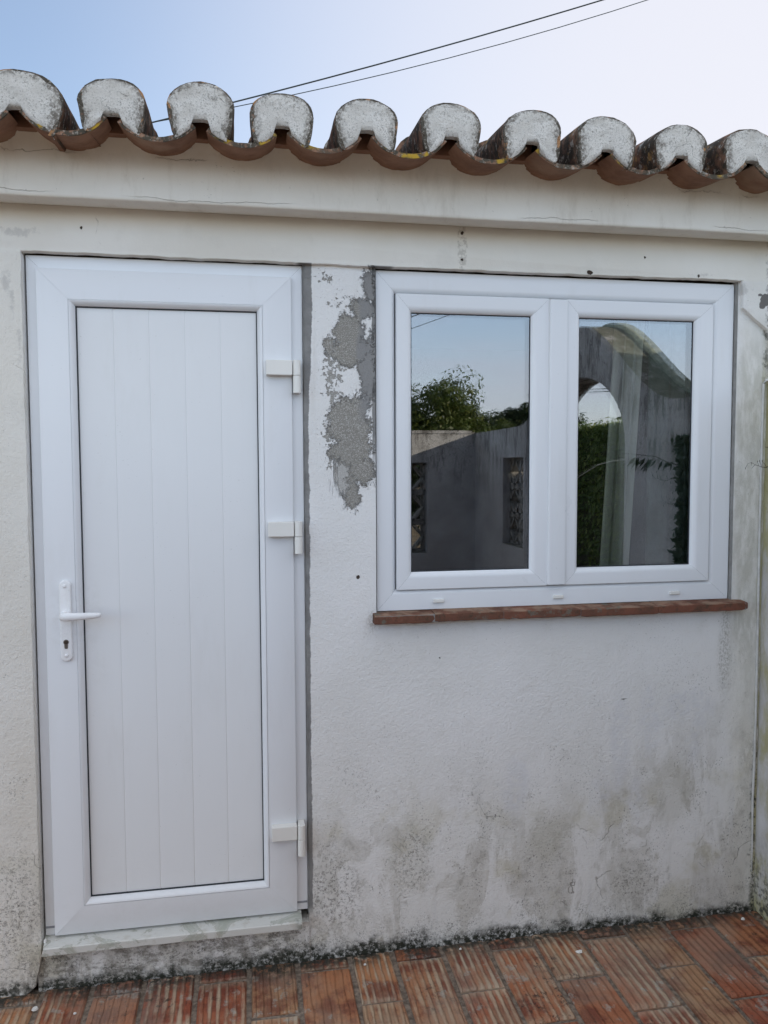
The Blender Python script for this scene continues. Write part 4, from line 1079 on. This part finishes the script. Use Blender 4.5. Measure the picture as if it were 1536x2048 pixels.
# climber on the side wall with its bare twig reaching in front of the corner
cl_ = empty('climbing_plant', (1.70, -.47, G)); tag(cl_, 'thin climbing plant on the side wall whose bare twig pokes in at the right edge', 'plant')
def ins(g):
    z = G+.05+(1.56+.06)*g.random(); wv = .05+.02*math.sin(z*9)
    return Vector((1.733-abs(g.gauss(0, .016))-.008, -.405+g.uniform(-wv, wv)*1.0, z)), Vector((-1, 0, 0))
leaves('foliage', M['leaf_dark'], cl_, 5000, ins, .017, 41)
mb = MB()
mb.tube([(1.728, -.40, G), (1.72, -.41, -1.0), (1.725, -.40, -.4), (1.715, -.42, .05)], [.009, .008, .006, .003], 7)
def twig(root, tip, n, seed, m, rr=.0016, side=.035):
    g = random.Random(seed); a = Vector(root); b = Vector(tip); P_ = []
    for k in range(n+1):
        t_ = k/n; p = a.lerp(b, t_)+Vector((0, g.uniform(-.004, .004), g.uniform(-.004, .004)+.006*math.sin(t_*9))); P_.append(p)
    m.tube([tuple(p) for p in P_], [rr*(1.1-.8*k/n) for k in range(n+1)], 5)
    for k in range(1, n+1):
        p = P_[k]; up_ = 1 if g.random() < .72 else -1; L = side*g.uniform(.5, 1.1)*(1.1-.5*k/n)
        dv = (b-a).normalized()
        q = p+dv*L*.45+Vector((0, g.uniform(-.01, .01), up_*L*.85)); m.tube([tuple(p), tuple((p+q)/2+Vector((.001, 0, .001))), tuple(q)], [rr*.55, rr*.45, rr*.3], 4)
        if g.random() < .8:
            e = q+Vector((g.uniform(-.003, .003), 0, up_*.004)); m.tube([tuple(q), tuple(e), tuple(e+Vector((.0, 0, up_*.003)))], [rr*.5, rr*1.0, rr*.3], 4)
twig((1.732, -.10, -.003), (1.612, -.10, -.0005), 9, 3, mb, .0014, .022)
twig((1.72, -.47, -.06), (1.60, -.44, -.055), 7, 5, mb)
twig((1.72, -.47, -.16), (1.64, -.44, -.15), 5, 6, mb, .0012)
mb.tube([(1.72, -.47, .0), (1.66, -.45, .012), (1.60, -.44, .035), (1.54, -.43, .04), (1.44, -.42, .05)], [.002, .0018, .0015, .0012, .0008], 5)
attach(mb.build('twig', M['bark'], smooth=60), cl_)
V, F, A = [], [], []
g = random.Random(5)
for i in range(15):
    t_ = g.uniform(0, .8); p = Vector((1.70-.22*t_, -.45, .012+.03*t_)); d = Vector((-g.uniform(.2, 1), g.uniform(-.4, .4), -g.uniform(.2, 1))).normalized()
    L = g.uniform(.045, .075); s_ = d.cross(Vector((0, 1, 0))).normalized()*L*.11; k = len(V)
    V += [tuple(p), tuple(p+d*L*.4+s_), tuple(p+d*L), tuple(p+d*L*.4-s_)]; F.append((k, k+1, k+2, k+3)); A += [(.3, 0, 0)]*4
me = bpy.data.meshes.new('narrow_leaf'); me.from_pydata(V, [], F); o = link('narrow_leaf', me, M['leaf_dark']); attr_from_list(o, 'tile', A); attach(o, cl_)
# thin pale hoop beyond the arch
mb = MB(); mb.tube([(2.3, -3.3, -.40), (2.3, -3.0, -.20), (2.3, -2.707, -.073), (2.3, -2.421, .003), (2.3, -2.21, .028), (2.3, -2.04, .035), (2.3, -1.8, .03), (2.3, -1.5, -.02), (2.3, -1.2, -.2), (2.3, -1.05, -.6), (2.3, -1.0, G)], .0038, 7)
mb.tube([(2.3, -3.3, -.40), (2.3, -3.45, -.8), (2.3, -3.5, G)], .0038, 7)
tag(mb.build('hoop', M['rod'], smooth=60), 'thin pale arched hoop beyond the wall opening, a light curve in the right-hand pane', 'hoop')

# ------------------------------------------------------------------ overhead cables
def cable(label, pts, r=.007, group=None):
    a, b = Vector(pts[0]), Vector(pts[-1]); mb = MB(); P_ = []
    mid = pts[1] if len(pts) > 2 else None
    for k in range(41):
        t_ = -2.2+5.4*k/40
        if mid:
            u = (mid[0]-a.x)/(b.x-a.x); lz = a.z+(b.z-a.z)*u; c = (mid[2]-lz)/(u*(u-1))
        else: c = 0
        P_.append((a.x+(b.x-a.x)*t_, a.y+(b.y-a.y)*t_, a.z+(b.z-a.z)*t_+c*t_*(t_-1)))
    mb.tube(P_, r, 6, False); return tag(mb.build('overhead_cable', M['wire'], smooth=60), label, 'cable', group)
cable('upper and thicker of the two overhead cables crossing the sky', [(5.385, 9, 6.989), (2.057, 9, 5.80), (-.108, 9, 5.077)], .010, 'overhead cables above the roof')
cable('lower and thinner of the two overhead cables crossing the sky', [(6.115, 9, 7.06), (2.946, 9, 5.923), (-.109, 9, 5.01)], .006, 'overhead cables above the roof')
cable('short cable at the top left corner of the left-hand pane reflection', [(2.433, -9, 2.195), (2.75, -9, 2.33)], .007, 'cables reflected in the panes')
cable('lower slanting cable reflected at the top left of the left-hand pane', [(2.433, -9, 2.027), (2.942, -9, 2.217)], .005, 'cables reflected in the panes')
cable('upper cable crossing the sky in the reflected arched opening', [(12, -24.33, 2.743), (12, -22.0, 2.551)], .014, 'cables reflected in the panes')
cable('lower cable crossing the sky in the reflected arched opening', [(12, -24.33, 2.635), (12, -21.8, 2.448)], .014, 'cables reflected in the panes')

# ------------------------------------------------------------------ flakes of paint lying about
M['flake'] = flat('paint_flake', (.68, .67, .64), .8)
FL = [((-.617, -.105), .010, 'largest white paint flake on the pavers, left of the door foot'),
      ((-.50, -.145), .005, 'small white paint flake on the pavers below the marble step'),
      ((1.028, -.138), .009, 'long white paint flake lying on the pavers under the window'),
      ((1.655, -.070), .008, 'white paint flake in the corner by the side wall'),
      ((.66, -.055), .005, 'small white flake against the wall foot under the window'),
      ((.345, -.078), .005, 'small white flake at the wall foot right of the door')]
for (x, y), s_, lab in FL:
    g = random.Random(int(x*1000)); n_ = 7
    T = [(s_*g.uniform(.6, 1.1)*math.cos(2*math.pi*k/n_)*(1.5 if 'long' in lab else 1), s_*g.uniform(.5, .9)*math.sin(2*math.pi*k/n_)) for k in range(n_)]
    mb = MB(); A = [(x+a, y+b, G+.003) for a, b in T]; B = [(x+a*.8, y+b*.8, G+.003+s_*.45+g.uniform(0, .002)) for a, b in T]
    mb.quadstrip(A, B, True); mb.poly(B); mb.poly(A[::-1])
    tag(mb.build('paint_flake', M['flake']), lab, 'paint flake', 'paint flakes on the pavers')
for x, s_, lab in ((-.603, .007, 'white crumb of filler on the left end of the marble step'), (-.575, .004, 'tiny white crumb beside the door foot on the marble step')):
    mb = MB(); T = [(math.cos(2*math.pi*k/6)*s_*rnd.uniform(.7, 1), math.sin(2*math.pi*k/6)*s_*rnd.uniform(.7, 1)) for k in range(6)]
    A = [(x+a, -.028+b, -1.4035) for a, b in T]; B = [(x+a*.7, -.028+b*.7, -1.4035+s_*1.3) for a, b in T]
    mb.quadstrip(A, B, True); mb.poly(B); mb.poly(A[::-1])
    tag(mb.build('filler_crumb', M['flake']), lab, 'crumb', 'crumbs on the marble step')
